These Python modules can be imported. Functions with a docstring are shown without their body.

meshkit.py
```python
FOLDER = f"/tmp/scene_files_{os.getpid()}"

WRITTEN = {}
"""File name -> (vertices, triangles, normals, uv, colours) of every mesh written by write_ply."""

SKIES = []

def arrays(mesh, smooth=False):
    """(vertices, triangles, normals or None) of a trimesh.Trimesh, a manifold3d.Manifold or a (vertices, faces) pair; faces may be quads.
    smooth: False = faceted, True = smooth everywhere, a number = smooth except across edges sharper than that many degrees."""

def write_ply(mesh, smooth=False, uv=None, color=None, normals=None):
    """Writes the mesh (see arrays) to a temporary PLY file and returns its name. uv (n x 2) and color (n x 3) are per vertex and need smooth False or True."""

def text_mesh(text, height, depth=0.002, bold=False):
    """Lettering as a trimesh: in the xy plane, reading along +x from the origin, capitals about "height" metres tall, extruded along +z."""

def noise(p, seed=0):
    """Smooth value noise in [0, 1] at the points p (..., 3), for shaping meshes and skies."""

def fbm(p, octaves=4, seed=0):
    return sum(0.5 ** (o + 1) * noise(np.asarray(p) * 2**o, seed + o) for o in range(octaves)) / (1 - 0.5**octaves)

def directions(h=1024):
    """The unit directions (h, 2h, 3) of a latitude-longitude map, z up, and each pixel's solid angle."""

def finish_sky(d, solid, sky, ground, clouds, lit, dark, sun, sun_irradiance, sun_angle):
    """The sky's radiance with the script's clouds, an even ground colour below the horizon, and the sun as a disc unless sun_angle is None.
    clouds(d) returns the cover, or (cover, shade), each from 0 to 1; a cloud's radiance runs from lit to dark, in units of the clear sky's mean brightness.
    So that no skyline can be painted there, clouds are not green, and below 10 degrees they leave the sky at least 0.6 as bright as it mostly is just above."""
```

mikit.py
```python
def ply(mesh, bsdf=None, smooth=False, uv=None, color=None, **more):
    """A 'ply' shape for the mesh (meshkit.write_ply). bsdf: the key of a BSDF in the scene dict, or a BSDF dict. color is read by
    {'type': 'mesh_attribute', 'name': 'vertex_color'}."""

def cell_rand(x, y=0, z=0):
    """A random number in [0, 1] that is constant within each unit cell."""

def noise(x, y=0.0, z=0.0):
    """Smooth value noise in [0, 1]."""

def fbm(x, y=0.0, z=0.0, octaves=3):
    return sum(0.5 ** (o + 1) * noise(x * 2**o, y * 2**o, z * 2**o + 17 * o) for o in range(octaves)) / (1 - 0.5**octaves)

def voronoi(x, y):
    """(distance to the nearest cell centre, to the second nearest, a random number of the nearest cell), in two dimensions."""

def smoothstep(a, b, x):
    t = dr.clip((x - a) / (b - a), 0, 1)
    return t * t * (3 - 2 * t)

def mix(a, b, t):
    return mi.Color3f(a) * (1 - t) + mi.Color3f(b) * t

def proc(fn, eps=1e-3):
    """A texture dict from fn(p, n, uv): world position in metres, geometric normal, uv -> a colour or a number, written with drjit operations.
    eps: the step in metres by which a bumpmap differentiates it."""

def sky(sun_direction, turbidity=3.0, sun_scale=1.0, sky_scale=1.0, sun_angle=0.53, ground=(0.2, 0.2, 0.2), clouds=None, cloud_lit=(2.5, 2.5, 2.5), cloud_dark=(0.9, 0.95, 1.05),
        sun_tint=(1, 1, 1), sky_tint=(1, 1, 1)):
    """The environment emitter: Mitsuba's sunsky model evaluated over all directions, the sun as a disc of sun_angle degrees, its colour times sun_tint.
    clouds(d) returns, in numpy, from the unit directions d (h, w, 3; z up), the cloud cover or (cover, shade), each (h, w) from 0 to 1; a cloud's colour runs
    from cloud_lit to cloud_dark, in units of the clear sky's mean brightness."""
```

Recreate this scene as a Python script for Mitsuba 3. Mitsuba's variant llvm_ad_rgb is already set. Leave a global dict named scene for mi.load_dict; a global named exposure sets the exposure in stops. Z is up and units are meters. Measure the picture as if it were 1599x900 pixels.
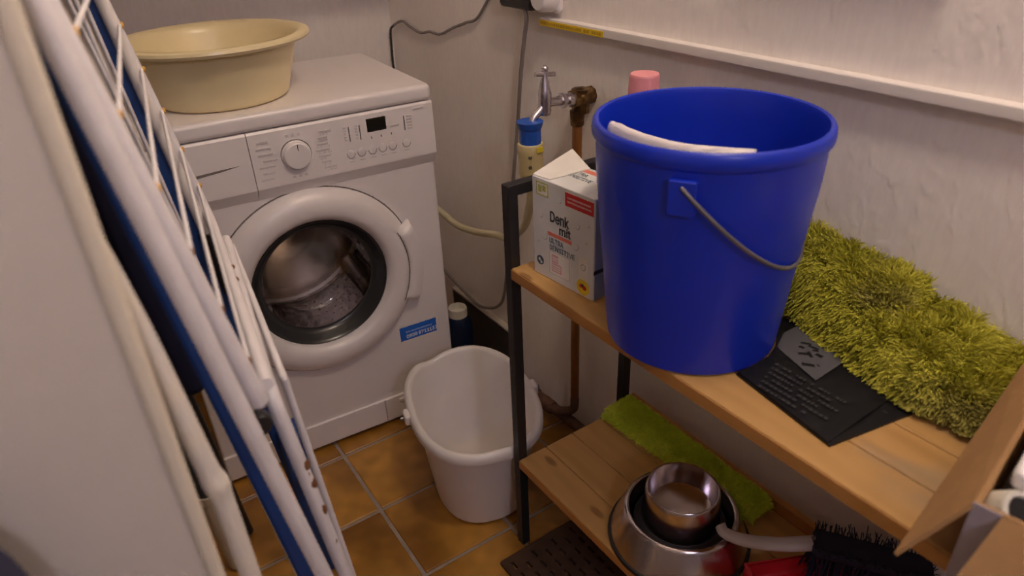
import math, random
import numpy as np, trimesh, drjit as dr, mitsuba as mi
import manifold3d as m3
import mikit, meshkit
from mikit import proc, noise, fbm, voronoi, cell_rand, smoothstep, mix

random.seed(7); RNG = np.random.default_rng(7)
T = mi.ScalarTransform4f
V = lambda *a: np.array(a, float)
scene, labels = {}, {}

# ------------------------------------------------------------------ camera, light, exposure
# world: x to the right (right wall at x = 0), y into the room, z up, metres
EYE = V(-0.89521, -0.88188, 1.21145)
YAW, PITCH, ROLL = 0.58365, -0.52006, -0.04265
_f = V(math.sin(YAW) * math.cos(PITCH), math.cos(YAW) * math.cos(PITCH), math.sin(PITCH))
_r = np.cross(_f, [0, 0, 1]); _r /= np.linalg.norm(_r); _u = np.cross(_r, _f)
_up = -math.sin(ROLL) * _r + math.cos(ROLL) * _u
scene['camera'] = {'type': 'thinlens', 'fov': 71.947, 'fov_axis': 'x', 'near_clip': 0.02, 'far_clip': 50.0,
                   'aperture_radius': 0.0030, 'focus_distance': 1.30,
                   'to_world': T().look_at(origin=EYE.tolist(), target=(EYE + _f).tolist(), up=_up.tolist())}
exposure = 0.30
UNSEEN_LAMP = V(-0.37, -0.62, 2.10)          # unseen warm bulb, out of view, placed to light the room from above
UNSEEN_LAMP_RGB = (69.0, 55.5, 44.5)
UNSEEN_HALL = V(-1.05, -2.15, 1.95)          # unseen cooler bulb behind the viewer, placed to light things from the front
UNSEEN_HALL_RGB = (34.0, 31.5, 39.5)

# ------------------------------------------------------------------ helpers
def add(key, mesh, mat, smooth=False, label=None, cat=None, group=None, kind=None, **more):
    k, n = key, 0
    while k in scene:
        n += 1; k = f'{key}_{n:03d}'
    scene[k] = mikit.ply(mesh, mat, smooth, **more)
    tag(k, label, cat, group, kind)
    return k

def tag(k, label=None, cat=None, group=None, kind=None):
    d = {a: b for a, b in (('label', label), ('category', cat), ('group', group), ('kind', kind)) if b}
    if d: labels[k] = {**labels.get(k, {}), **d}

def again(key, src, mat=None, to_world=None):
    """another entry that shares the mesh of src"""
    k, n = key, 0
    while k in scene:
        n += 1; k = f'{key}_{n:03d}'
    d = dict(scene[src])
    if to_world is not None: d['to_world'] = to_world
    if mat: d['bsdf'] = {'type': 'ref', 'id': mat}
    scene[k] = d
    return k

def tm(man):
    m = man.to_mesh()
    return trimesh.Trimesh(m.vert_properties[:, :3], m.tri_verts, process=False)

def man(mesh):
    return m3.Manifold(m3.Mesh(np.asarray(mesh.vertices, np.float32), np.asarray(mesh.faces, np.uint32)))

def cat(*ms):
    ms = [m if isinstance(m, trimesh.Trimesh) else trimesh.Trimesh(*m, process=False) for m in ms]
    return trimesh.util.concatenate(ms)

def rbox(lo, hi, r=0.004, seg=8):
    lo, hi = V(*lo), V(*hi); r = min(r, (hi - lo).min() / 2.001)
    s = m3.Manifold.sphere(r, seg)
    return tm(m3.Manifold.batch_hull([s.translate([x, y, z]) for x in (lo[0] + r, hi[0] - r) for y in (lo[1] + r, hi[1] - r) for z in (lo[2] + r, hi[2] - r)]))

def box(lo, hi):
    lo, hi = V(*lo), V(*hi)
    return trimesh.creation.box(hi - lo, T_(*((lo + hi) / 2)))

def T_(x, y, z):
    M = np.eye(4); M[:3, 3] = (x, y, z); return M

def spline(pts, n=12):
    p = np.asarray(pts, float); p = np.vstack([2 * p[0] - p[1], p, 2 * p[-1] - p[-2]]); out = []
    for i in range(1, len(p) - 2):
        t = np.linspace(0, 1, n, endpoint=False)[:, None]
        a, b, c, d = p[i - 1:i + 3]
        out.append(0.5 * (2 * b + (c - a) * t + (2 * a - 5 * b + 4 * c - d) * t ** 2 + (3 * b - a - 3 * c + d) * t ** 3))
    return np.vstack(out + [p[-2:-1]])

def tube(path, r, n=14, cap=True, closed=False, flat=1.0, ref=(0, 0, 1)):
    """a swept tube; r a number or one per point; flat squeezes the second axis"""
    p = np.asarray(path, float); r = np.broadcast_to(r, len(p)).astype(float)
    if closed: d = np.roll(p, -1, 0) - np.roll(p, 1, 0)
    else: d = np.gradient(p, axis=0)
    d /= np.linalg.norm(d, axis=1, keepdims=True)
    x = np.cross(d[0], ref)
    if np.linalg.norm(x) < 1e-3: x = np.cross(d[0], (1, 0, 0))
    x /= np.linalg.norm(x); a = np.arange(n) * 2 * np.pi / n; rings = []
    for i in range(len(p)):
        x = x - d[i] * (x @ d[i]); x /= np.linalg.norm(x); y = np.cross(d[i], x)
        rings.append(p[i] + r[i] * (np.cos(a)[:, None] * x + flat * np.sin(a)[:, None] * y))
    v = np.vstack(rings); f = []
    m = len(p)
    for i in range(m if closed else m - 1):
        j = (i + 1) % m
        for k in range(n):
            k2 = (k + 1) % n
            f += [[i * n + k, i * n + k2, j * n + k2], [i * n + k, j * n + k2, j * n + k]]
    if cap and not closed:
        v = np.vstack([v, p[0], p[-1]]); c0, c1 = m * n, m * n + 1
        for k in range(n):
            k2 = (k + 1) % n
            f += [[c0, k2, k], [c1, (m - 1) * n + k, (m - 1) * n + k2]]
    return trimesh.Trimesh(v, f, process=False)

def bend(pts, rad=0.03, n=8):
    """a polyline with its corners rounded"""
    p = [V(*q) for q in pts]; out = [p[0]]
    for a, b, c in zip(p, p[1:], p[2:]):
        r = min(rad, np.linalg.norm(b - a) * .49, np.linalg.norm(c - b) * .49)
        s, e = b + (a - b) / np.linalg.norm(a - b) * r, b + (c - b) / np.linalg.norm(c - b) * r
        for t in np.linspace(0, 1, n): out.append((1 - t) ** 2 * s + 2 * t * (1 - t) * b + t * t * e)
    return np.array(out + [p[-1]])

def dense(pts, step=0.02):
    p = np.asarray(pts, float); out = []
    for a, b in zip(p, p[1:]):
        k = max(1, int(np.linalg.norm(b - a) / step))
        out += [a + (b - a) * i / k for i in range(k)]
    return np.array(out + [p[-1]])

def lathe(prof, n=64, close=False):
    """(r, z) profile turned about z; first/last r = 0 makes a pole"""
    p = np.asarray(prof, float); m = len(p); a = np.arange(n) * 2 * np.pi / n
    v = np.stack([p[:, None, 0] * np.cos(a), p[:, None, 0] * np.sin(a), np.repeat(p[:, 1:2], n, 1)], -1).reshape(-1, 3)
    f = []
    for i in range(m if close else m - 1):
        j = (i + 1) % m
        for k in range(n):
            k2 = (k + 1) % n
            if p[i, 0] > 1e-9: f.append([i * n + k, i * n + k2, j * n + k2])
            if p[j, 0] > 1e-9: f.append([i * n + k, j * n + k2, j * n + k])
    return trimesh.Trimesh(v, f, process=False)

def put(mesh, O, X, Y, Z=None):
    """local x, y, z -> X, Y, Z at O"""
    X, Y = V(*X), V(*Y); Z = np.cross(X, Y) if Z is None else V(*Z)
    m = mesh.copy(); m.vertices = V(*O) + np.asarray(mesh.vertices) @ np.array([X, Y, Z]); return m

def move(mesh, x, y, z):
    m = mesh.copy(); m.vertices = np.asarray(m.vertices) + [x, y, z]; return m

def lerp(a, b, t): return V(*a) * (1 - t) + V(*b) * t

# ------------------------------------------------------------------ materials
def mat(name, d): scene[name] = d
def plain(name, rgb, rough=0.5, metal=0.0, spec=0.5, two=True, **kw):
    b = {'type': 'principled', 'base_color': rgb if isinstance(rgb, dict) else {'type': 'rgb', 'value': list(rgb)}, 'roughness': rough, 'metallic': metal, 'specular': spec, **kw}
    mat(name, {'type': 'twosided', 'bsdf': b} if two else b)
def bumped(name, rgb, fn, scale=1.0, eps=1e-3, rough=0.5, **kw):
    b = {'type': 'principled', 'base_color': rgb if isinstance(rgb, dict) else {'type': 'rgb', 'value': list(rgb)}, 'roughness': rough, 'specular': kw.pop('spec', 0.4), **kw}
    mat(name, {'type': 'twosided', 'bsdf': {'type': 'bumpmap', 'arbitrary': proc(fn, eps), 'scale': scale, 'bsdf': b}})

def wall_bump(p, n, uv):
    a = fbm(p.x * 95 + p.y * 95, p.z * 34, 0.5, octaves=3)
    b = noise(p.x * 210 + p.y * 210, p.z * 120)
    return (smoothstep(0.45, 0.75, a) * 0.8 + b * 0.25) * 0.0011
def wall_colour(p, n, uv):
    k = fbm(p.x * 5, p.y * 5, p.z * 5)
    st = fbm((p.x + p.y) * 190, p.z * 42, 0.5, octaves=2)  # fine streaks: shading of the roughcast relief put into the colour
    return mix((0.77, 0.72, 0.68), (0.83, 0.78, 0.735), k) * (0.975 + 0.04 * smoothstep(0.3, 0.7, st))
bumped('plaster', proc(wall_colour), wall_bump, rough=0.85)
plain('dimmed_ceiling_paint', (0.55, 0.53, 0.50), 0.9)  # unseen ceiling, greyed down to cut bounced light
plain('dimmed_wall_paint', (0.36, 0.33, 0.31), 0.9)  # left, front and hall walls, darkened to cut bounced light
def tile_colour(seed):
    def fn(p, n, uv):
        k = fbm(p.x * 9 + seed * 7.3, p.y * 9 + seed * 3.1, 0.3, octaves=4)
        j = noise(p.x * 38 + seed, p.y * 38)
        c = mix((0.19, 0.078, 0.010), (0.45, 0.225, 0.038), smoothstep(0.25, 0.75, k))
        return c * (0.88 + 0.2 * j)
    return fn
for i in range(4): plain(f'tile_glaze_{"abcd"[i]}', proc(tile_colour(i + 1)), 0.32, spec=0.45)
plain('grout', proc(lambda p, n, uv: mix((0.25, 0.20, 0.155), (0.34, 0.29, 0.24), fbm(p.x * 60, p.y * 60))), 0.9)

def wood_fn(seed, a, b):
    def fn(p, n, uv):
        s = cell_rand(mi.Float(seed), 0, 0)
        g = fbm(p.x * 45 + seed * 9.1, p.y * 2.6 + seed, p.z * 45, octaves=3)
        ring = 0.5 + 0.5 * dr.sin((p.x * 130 + 6.0 * fbm(p.x * 8, p.y * 2.2 + seed * 3, 0.0)) * 1.6)
        kx, ky = p.x * 14 + seed, p.y * 5.5 + seed * 2
        d1, d2, w = voronoi(kx, ky)
        knot = (1 - smoothstep(0.05, 0.13, d1)) * smoothstep(0.86, 0.88, w)
        c = mix(a, b, 0.55 * g + 0.45 * ring * g)
        c = mix(c, (0.20, 0.085, 0.025), knot * 0.75)
        wear = smoothstep(0.42, 0.70, fbm(p.x * 19 + 3.0, p.y * 13, 0.7)) * smoothstep(0.62, 0.70, p.z + 0.02) * (1 - smoothstep(0.045, 0.13, dr.sqrt(dr.square(p.x + 0.215) + dr.square(p.y + 0.675))))
        return mix(c, (0.33, 0.255, 0.175), wear * 0.8)
    return fn
for i in range(4):
    plain(f'pine_{"abcd"[i]}', proc(wood_fn(i * 1.7 + .4, (0.53, 0.315, 0.115), (0.37, 0.195, 0.058))), 0.5, spec=0.35)
plain('pine_edge', proc(wood_fn(5.2, (0.50, 0.25, 0.075), (0.34, 0.15, 0.04))), 0.5, spec=0.35)
plain('black_steel', (0.012, 0.012, 0.014), 0.42)
plain('enamel', (0.74, 0.70, 0.69), 0.28, spec=0.5)
plain('white_plastic', (0.74, 0.70, 0.69), 0.33)
plain('seam', (0.10, 0.09, 0.085), 0.8)
plain('panel_print', (0.56, 0.525, 0.515), 0.6)
plain('dark_print', (0.03, 0.03, 0.035), 0.6)
plain('groove_shade', (0.16, 0.14, 0.13), 0.7)
plain('screen_black', (0.008, 0.009, 0.008), 0.12)
plain('gasket', (0.022, 0.023, 0.024), 0.25)
plain('sticker_blue', (0.02, 0.12, 0.50), 0.4)
plain('sticker_light', (0.30, 0.42, 0.72), 0.5)
plain('sticker_white', (0.72, 0.74, 0.80), 0.5)
def drum_bump(p, n, uv):
    return noise(p.x * 70, p.y * 70, p.z * 70) * 0.0014
mat('drum_steel', {'type': 'twosided', 'bsdf': {'type': 'bumpmap', 'arbitrary': proc(drum_bump, 5e-4), 'scale': 1.0, 'bsdf': {'type': 'roughconductor', 'material': 'Cr', 'alpha': 0.10, 'specular_reflectance': {'type': 'rgb', 'value': [1.0, 0.95, 0.84]}}}})
mat('shaded_drum_steel', {'type': 'twosided', 'bsdf': {'type': 'roughconductor', 'material': 'Cr', 'alpha': 0.16, 'specular_reflectance': {'type': 'rgb', 'value': [0.36, 0.31, 0.24]}}})  # darker copy of the drum steel: shade at the back put into its colour
mat('steel', {'type': 'twosided', 'bsdf': {'type': 'roughconductor', 'material': 'Cr', 'alpha': 0.05, 'specular_reflectance': {'type': 'rgb', 'value': [1, 0.97, 0.95]}}})
mat('chrome', {'type': 'twosided', 'bsdf': {'type': 'roughconductor', 'material': 'Cr', 'alpha': 0.15}})
plain('brass', proc(lambda p, n, uv: mix((0.085, 0.042, 0.014), (0.25, 0.15, 0.05), smoothstep(0.4, 0.75, fbm(p.x * 60, p.y * 60, p.z * 60)))), 0.32, metal=0.75)
plain('copper', proc(lambda p, n, uv: mix((0.20, 0.075, 0.022), (0.34, 0.15, 0.045), fbm(p.x * 50, p.y * 50, p.z * 14))), 0.38, metal=0.55)
plain('corroded', proc(lambda p, n, uv: mix((0.045, 0.022, 0.013), (0.13, 0.06, 0.03), fbm(p.x * 70, p.y * 70, p.z * 70))), 0.7)
mat('bowl_glass', {'type': 'thindielectric', 'int_ior': 1.5})
plain('basin_cream', (0.78, 0.67, 0.40), 0.28, spec=0.5)
plain('bucket_blue', (0.006, 0.027, 0.44), 0.33, spec=0.5)
plain('bucket_white', (0.72, 0.68, 0.655), 0.36)
plain('bail_steel', (0.17, 0.16, 0.17), 0.4, metal=0.6)
def rib(p, n, uv): return (0.5 + 0.5 * dr.sin(p.x * 900 + p.y * 900)) * 0.0010 + noise(p.x * 700, p.y * 700, p.z * 700) * 0.0012
bumped('terry', (0.86, 0.79, 0.74), rib, rough=0.95, eps=3e-4)
plain('rack_white', proc(lambda p, n, uv: mix((0.76, 0.735, 0.745), (0.66, 0.63, 0.63), fbm(p.x * 30, p.y * 30, p.z * 30))), 0.38)
plain('rust', (0.16, 0.065, 0.018), 0.85)
plain('old_orange', (0.62, 0.34, 0.06), 0.7)
plain('rail_blue', (0.004, 0.035, 0.165), 0.5)
plain('navy_cloth', (0.012, 0.012, 0.028), 0.9, spec=0.1)
plain('pole_grey', (0.035, 0.045, 0.055), 0.45)
plain('cream_plastic', (0.60, 0.54, 0.43), 0.5)
plain('aged_white', proc(lambda p, n, uv: mix((0.66, 0.63, 0.60), (0.74, 0.68, 0.56), fbm(p.x * 40, p.y * 40, p.z * 40))), 0.5)
plain('door_paint', (0.60, 0.55, 0.49), 0.5)
plain('door_edge', (0.72, 0.655, 0.52), 0.5)
plain('black_plastic', (0.012, 0.012, 0.013), 0.38)
plain('grey_cable', (0.20, 0.175, 0.165), 0.5)
plain('dark_cable', (0.03, 0.027, 0.026), 0.5)
plain('tape_yellow', (0.66, 0.46, 0.012), 0.55)
plain('tape_print', (0.42, 0.26, 0.01), 0.6)
plain('trunking', (0.72, 0.68, 0.64), 0.45)
plain('hose_beige', (0.60, 0.55, 0.36), 0.45)
plain('valve_beige', (0.62, 0.53, 0.28), 0.42)
plain('valve_blue', (0.01, 0.07, 0.36), 0.4)
plain('valve_yellow', (0.70, 0.58, 0.03), 0.5)
plain('card_white', proc(lambda p, n, uv: mix((0.66, 0.68, 0.69), (0.76, 0.77, 0.76), fbm(p.x * 22, p.y * 22, p.z * 22))), 0.5)
plain('card_flap', (0.80, 0.78, 0.74), 0.6)
plain('card_blue', (0.30, 0.36, 0.52), 0.5)
plain('print_red', (0.52, 0.035, 0.035), 0.5)
plain('print_salmon', (0.72, 0.20, 0.15), 0.5)
plain('print_pink', (0.66, 0.40, 0.42), 0.5)
plain('print_green', (0.42, 0.45, 0.09), 0.5)
plain('print_teal', (0.05, 0.09, 0.12), 0.5)
plain('print_grey', (0.45, 0.44, 0.45), 0.6)
plain('print_yellow', (0.78, 0.60, 0.03), 0.5)
plain('pink_plastic', (0.78, 0.30, 0.33), 0.35)
def foil_bump(p, n, uv): return fbm(p.x * 26, p.y * 26, 0.2, octaves=4) * 0.006
bumped('black_foil', (0.007, 0.007, 0.008), foil_bump, rough=0.45, spec=0.25)
plain('foil_grey', (0.078, 0.078, 0.083), 0.55)
plain('foil_text', (0.024, 0.024, 0.026), 0.6)
plain('rubber', (0.010, 0.010, 0.011), 0.55)
plain('kraft', proc(lambda p, n, uv: mix((0.29, 0.165, 0.072), (0.36, 0.21, 0.095), fbm(p.x * 40, p.y * 40, p.z * 40))), 0.8, spec=0.2)
plain('tape_grey', (0.36, 0.32, 0.36), 0.5)
plain('appliance_white', (0.80, 0.78, 0.76), 0.4)
plain('print_rose', (0.60, 0.12, 0.16), 0.5)
plain('handle_white', (0.50, 0.46, 0.48), 0.45)
plain('bristle_navy', (0.006, 0.008, 0.032), 0.7)
plain('dustpan_red', (0.45, 0.012, 0.02), 0.35)
plain('mat_brown', proc(lambda p, n, uv: mix((0.045, 0.021, 0.011), (0.075, 0.037, 0.019), fbm(p.x * 30, p.y * 30))), 0.8)
plain('jar_navy', (0.006, 0.014, 0.04), 0.35)
plain('lid_cream', (0.66, 0.63, 0.55), 0.5)
plain('dark_board', (0.045, 0.038, 0.032), 0.7)
plain('net_green', (0.015, 0.05, 0.03), 0.7)
plain('grey_cloth', (0.03, 0.03, 0.055), 0.9, spec=0.1)
plain('lamp_cap', (0.6, 0.6, 0.6), 0.5)
mat('pile', {'type': 'twosided', 'bsdf': {'type': 'principled', 'base_color': {'type': 'mesh_attribute', 'name': 'vertex_color'}, 'roughness': 0.85, 'specular': 0.2, 'sheen': 0.4}})

# ------------------------------------------------------------------ the room
XL, YB, YF, ZC = -1.16, 1.033, -1.30, 2.40
add('floor', box((XL - .1, -3.4, -0.06), (0.15, YB + .1, -0.004)), 'grout', kind='structure', label='grey grout bed of the tiled floor')
add('wall_right', box((0, -3.4, -.06), (0.12, YB + .12, ZC + .1)), 'plaster', kind='structure', label='off-white roughcast plaster wall behind the shelf')
add('wall_back', box((XL - .12, YB, -.06), (0.12, YB + .12, ZC + .1)), 'plaster', kind='structure', label='off-white plaster wall behind the washing machine')
add('wall_left', box((XL - .12, -3.4, -.06), (XL, YB + .12, ZC + .1)), 'dimmed_wall_paint', kind='structure', label='left wall, coloured dark to cut bounced light')
front = tm(man(box((XL, YF - .11, -.004), (0, YF, ZC))) - man(box((-1.12, YF - .2, -.02), (-.30, YF + .1, 2.02))))
add('wall_front', front, 'dimmed_wall_paint', kind='structure', label='unseen wall and doorway behind the viewer, coloured dark to cut bounced light')
add('unseen_hall_wall', box((XL, -3.4, -.06), (0, -3.3, ZC)), 'dimmed_wall_paint', kind='structure', label='unseen end wall of the hallway, coloured dark to cut bounced light')
add('ceiling', box((XL - .1, -3.4, ZC), (0.12, YB + .12, ZC + .1)), 'dimmed_ceiling_paint', kind='structure', label='unseen ceiling, greyed to cut bounced light')
# floor tiles, each its own piece
S, TT = 0.2126, -0.0094
tex, tey = V(math.cos(TT), math.sin(TT)), V(-math.sin(TT), math.cos(TT))
proto = {}
g = 0.0045
for i in range(-4, 4):
    for j in range(-9, 4):
        c = V(-0.5309, 0.4541) + (i + .5) * S * tex + (j + .5) * S * tey
        if not (XL - .02 < c[0] < .02 and -1.25 < c[1] < YB): continue
        lo, hi = [-S / 2 + g, -S / 2 + g], [S / 2 - g, S / 2 - g]
        lo[0] = max(lo[0], XL + .002 - c[0]); hi[0] = min(hi[0], -.002 - c[0]); hi[1] = min(hi[1], YB - .002 - c[1])
        if hi[0] - lo[0] < .02 or hi[1] - lo[1] < .02: continue
        whole = (round(lo[0], 4), round(hi[0], 4), round(hi[1], 4))
        mt = f'tile_glaze_{"abcd"[RNG.integers(4)]}'
        dz = float(RNG.uniform(-.0006, 0))
        W = T().translate([c[0], c[1], dz]).rotate([0, 0, 1], math.degrees(TT))
        if whole not in proto:
            b = 0.002
            pr = [[lo[0], lo[1]], [hi[0], lo[1]], [hi[0], hi[1]], [lo[0], hi[1]]]
            pi_ = [[lo[0] + b, lo[1] + b], [hi[0] - b, lo[1] + b], [hi[0] - b, hi[1] - b], [lo[0] + b, hi[1] - b]]
            v = [[*q, -.004] for q in pr] + [[*q, -.0015] for q in pr] + [[*q, 0] for q in pi_]
            f = []
            for k in range(4):
                k2 = (k + 1) % 4
                f += [[k, k2, 4 + k2], [k, 4 + k2, 4 + k], [4 + k, 4 + k2, 8 + k2], [4 + k, 8 + k2, 8 + k]]
            f += [[8, 9, 10], [8, 10, 11]]
            k = add('floor__tile', trimesh.Trimesh(v, f, process=False), mt)
            scene[k]['to_world'] = W; proto[whole] = k
        else:
            again('floor__tile', proto[whole], mt, W)

# lamps (out of the picture, they light the place)
add('unseen_ceiling_lamp__globe', move(trimesh.creation.icosphere(3, 0.085), *UNSEEN_LAMP), 'lamp_cap', True, emitter={'type': 'area', 'radiance': {'type': 'rgb', 'value': list(UNSEEN_LAMP_RGB)}})
add('unseen_ceiling_lamp__base', move(lathe([(0, .0), (.05, 0), (.05, .20), (0, .20)], 32), UNSEEN_LAMP[0], UNSEEN_LAMP[1], UNSEEN_LAMP[2] + .088), 'lamp_cap', 30)
tag('unseen_ceiling_lamp', 'unseen globe lamp out of view, placed to light the laundry room from above', 'lamp')
add('unseen_hall_lamp__globe', move(trimesh.creation.icosphere(3, 0.11), *UNSEEN_HALL), 'lamp_cap', True, emitter={'type': 'area', 'radiance': {'type': 'rgb', 'value': list(UNSEEN_HALL_RGB)}})
add('unseen_hall_lamp__rod', tube([UNSEEN_HALL + [0, 0, .10], [UNSEEN_HALL[0], UNSEEN_HALL[1], ZC]], .008), 'lamp_cap', 30)
tag('unseen_hall_lamp', 'unseen globe lamp behind the viewer, placed to light the room from the front', 'lamp')

# cable trunking along the right wall
add('trim_1', rbox((-.021, -1.29, .9662), (0.0, .302, .9822), .002), 'trunking', 30, kind='structure', label='narrow white cable trunking along the right wall')
# unseen box above the frame, placed so its shadow falls on the wall
add('unseen_wall_box', rbox((-.05, -.47, 1.180), (0.0, -.20, 1.42), .008), 'white_plastic', 30, label='unseen white box out of view, placed to shade the right wall', cat='unseen box')

# unseen cupboard above the frame, placed to keep the lamp off the back wall
add('unseen_cupboard__body', rbox((-.86, .700, 1.170), (-.02, YB - .001, 1.72), .003), 'white_plastic', 30)
for x0, x1 in ((-.858, -.4425), (-.4395, -.022)):
    k = add('unseen_cupboard__door', rbox((x0, .682, 1.172), (x1, .699, 1.718), .003), 'enamel', 30)
    add(f'{k}__knob', move(trimesh.creation.icosphere(2, .012), -.47 if x0 < -.6 else -.41, .674, 1.23), 'chrome', True)
tag('unseen_cupboard', 'unseen two-door cupboard out of view, placed to shade the back wall', 'cupboard')

# ------------------------------------------------------------------ washing machine (local: u right, w back, z up)
TH = -0.0722
M0 = V(-0.1885, 0.4836, 0); EX = V(math.cos(TH), math.sin(TH), 0); EY = V(-math.sin(TH), math.cos(TH), 0)
ORG = M0 - 0.6 * EX
def wm(mesh): return put(mesh, ORG, EX, EY, (0, 0, 1))
WM = 'washing_machine'
DC = (0.2995, 0.4545)                 # centre of the porthole
def disc(prof, n=96, c=DC):           # lathe whose axis is w: profile (r, w)
    m = lathe([(r, -w) for r, w in prof], n)
    return put(m, (c[0], 0, c[1]), (1, 0, 0), (0, 0, 1), (0, -1, 0))
body = man(rbox((0, 0.0, 0.012), (0.6, 0.40, 0.816), .006)) - man(rbox((.012, .012, .09), (.588, .388, .80), .004)) - m3.Manifold.cylinder(.3, .152, .152, 72).rotate([-90, 0, 0]).translate([DC[0], -.1, DC[1]])
add(f'{WM}__body', wm(tm(body)), 'enamel', 30)
top = rbox((-.001, -.016, .817), (.601, .405, .8515), .010, 12)
add(f'{WM}__worktop', wm(top), 'enamel', 30)
def extr(poly, u0, u1):               # (w, z) outline drawn out along u
    p = np.array(poly, float); n = len(p)
    import shapely
    m = trimesh.creation.extrude_polygon(shapely.Polygon(p), u1 - u0)
    return put(m, (u0, 0, 0), (0, 1, 0), (0, 0, 1), (1, 0, 0))
prof = [(0.002, .8155), (-.0125, .8155), (-.0150, .811), (-.0180, .706), (-.0175, .701), (-.015, .697), (-.0015, .676), (.002, .676)]
add(f'{WM}__control_panel', wm(extr(prof, .2095, .6)), 'white_plastic', 25)
dr_ = add(f'{WM}__detergent_drawer', wm(extr([(a - .0005 * (a < -.01), b) for a, b in prof], .0, .2080)), 'white_plastic', 25)
# grip of the drawer: recess shade painted as a flat dark wedge
gp = [(.060, .7510), (.100, .7488), (.150, .7530), (.186, .7580), (.150, .7570), (.100, .7545), (.060, .7545)]
import shapely
add(f'{dr_}__grip', wm(put(trimesh.creation.extrude_polygon(shapely.Polygon(gp), .0012), (0, -.0168, 0), (1, 0, 0), (0, 0, 1), (0, -1, 0))), 'groove_shade', label='flat dark wedge painted as shade of the drawer grip')
lg = meshkit.text_mesh('beko', .0095, .0006, bold=True)
add(f'{dr_}__logo', wm(put(lg, (.0100, -.0165, .7835), (1, 0, 0), (0, 0, 1), (0, -1, 0))), 'dark_print', label='dark lettering')
bits = []
for i in range(2):
    for k in range(9): bits.append(box((.012 + k * .0042, -.0184, .741 + i * .006), (.015 + k * .0042, -.0174, .744 + i * .006)))
add(f'{dr_}__small_print', wm(cat(*bits)), 'panel_print', kind='stuff')
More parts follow.
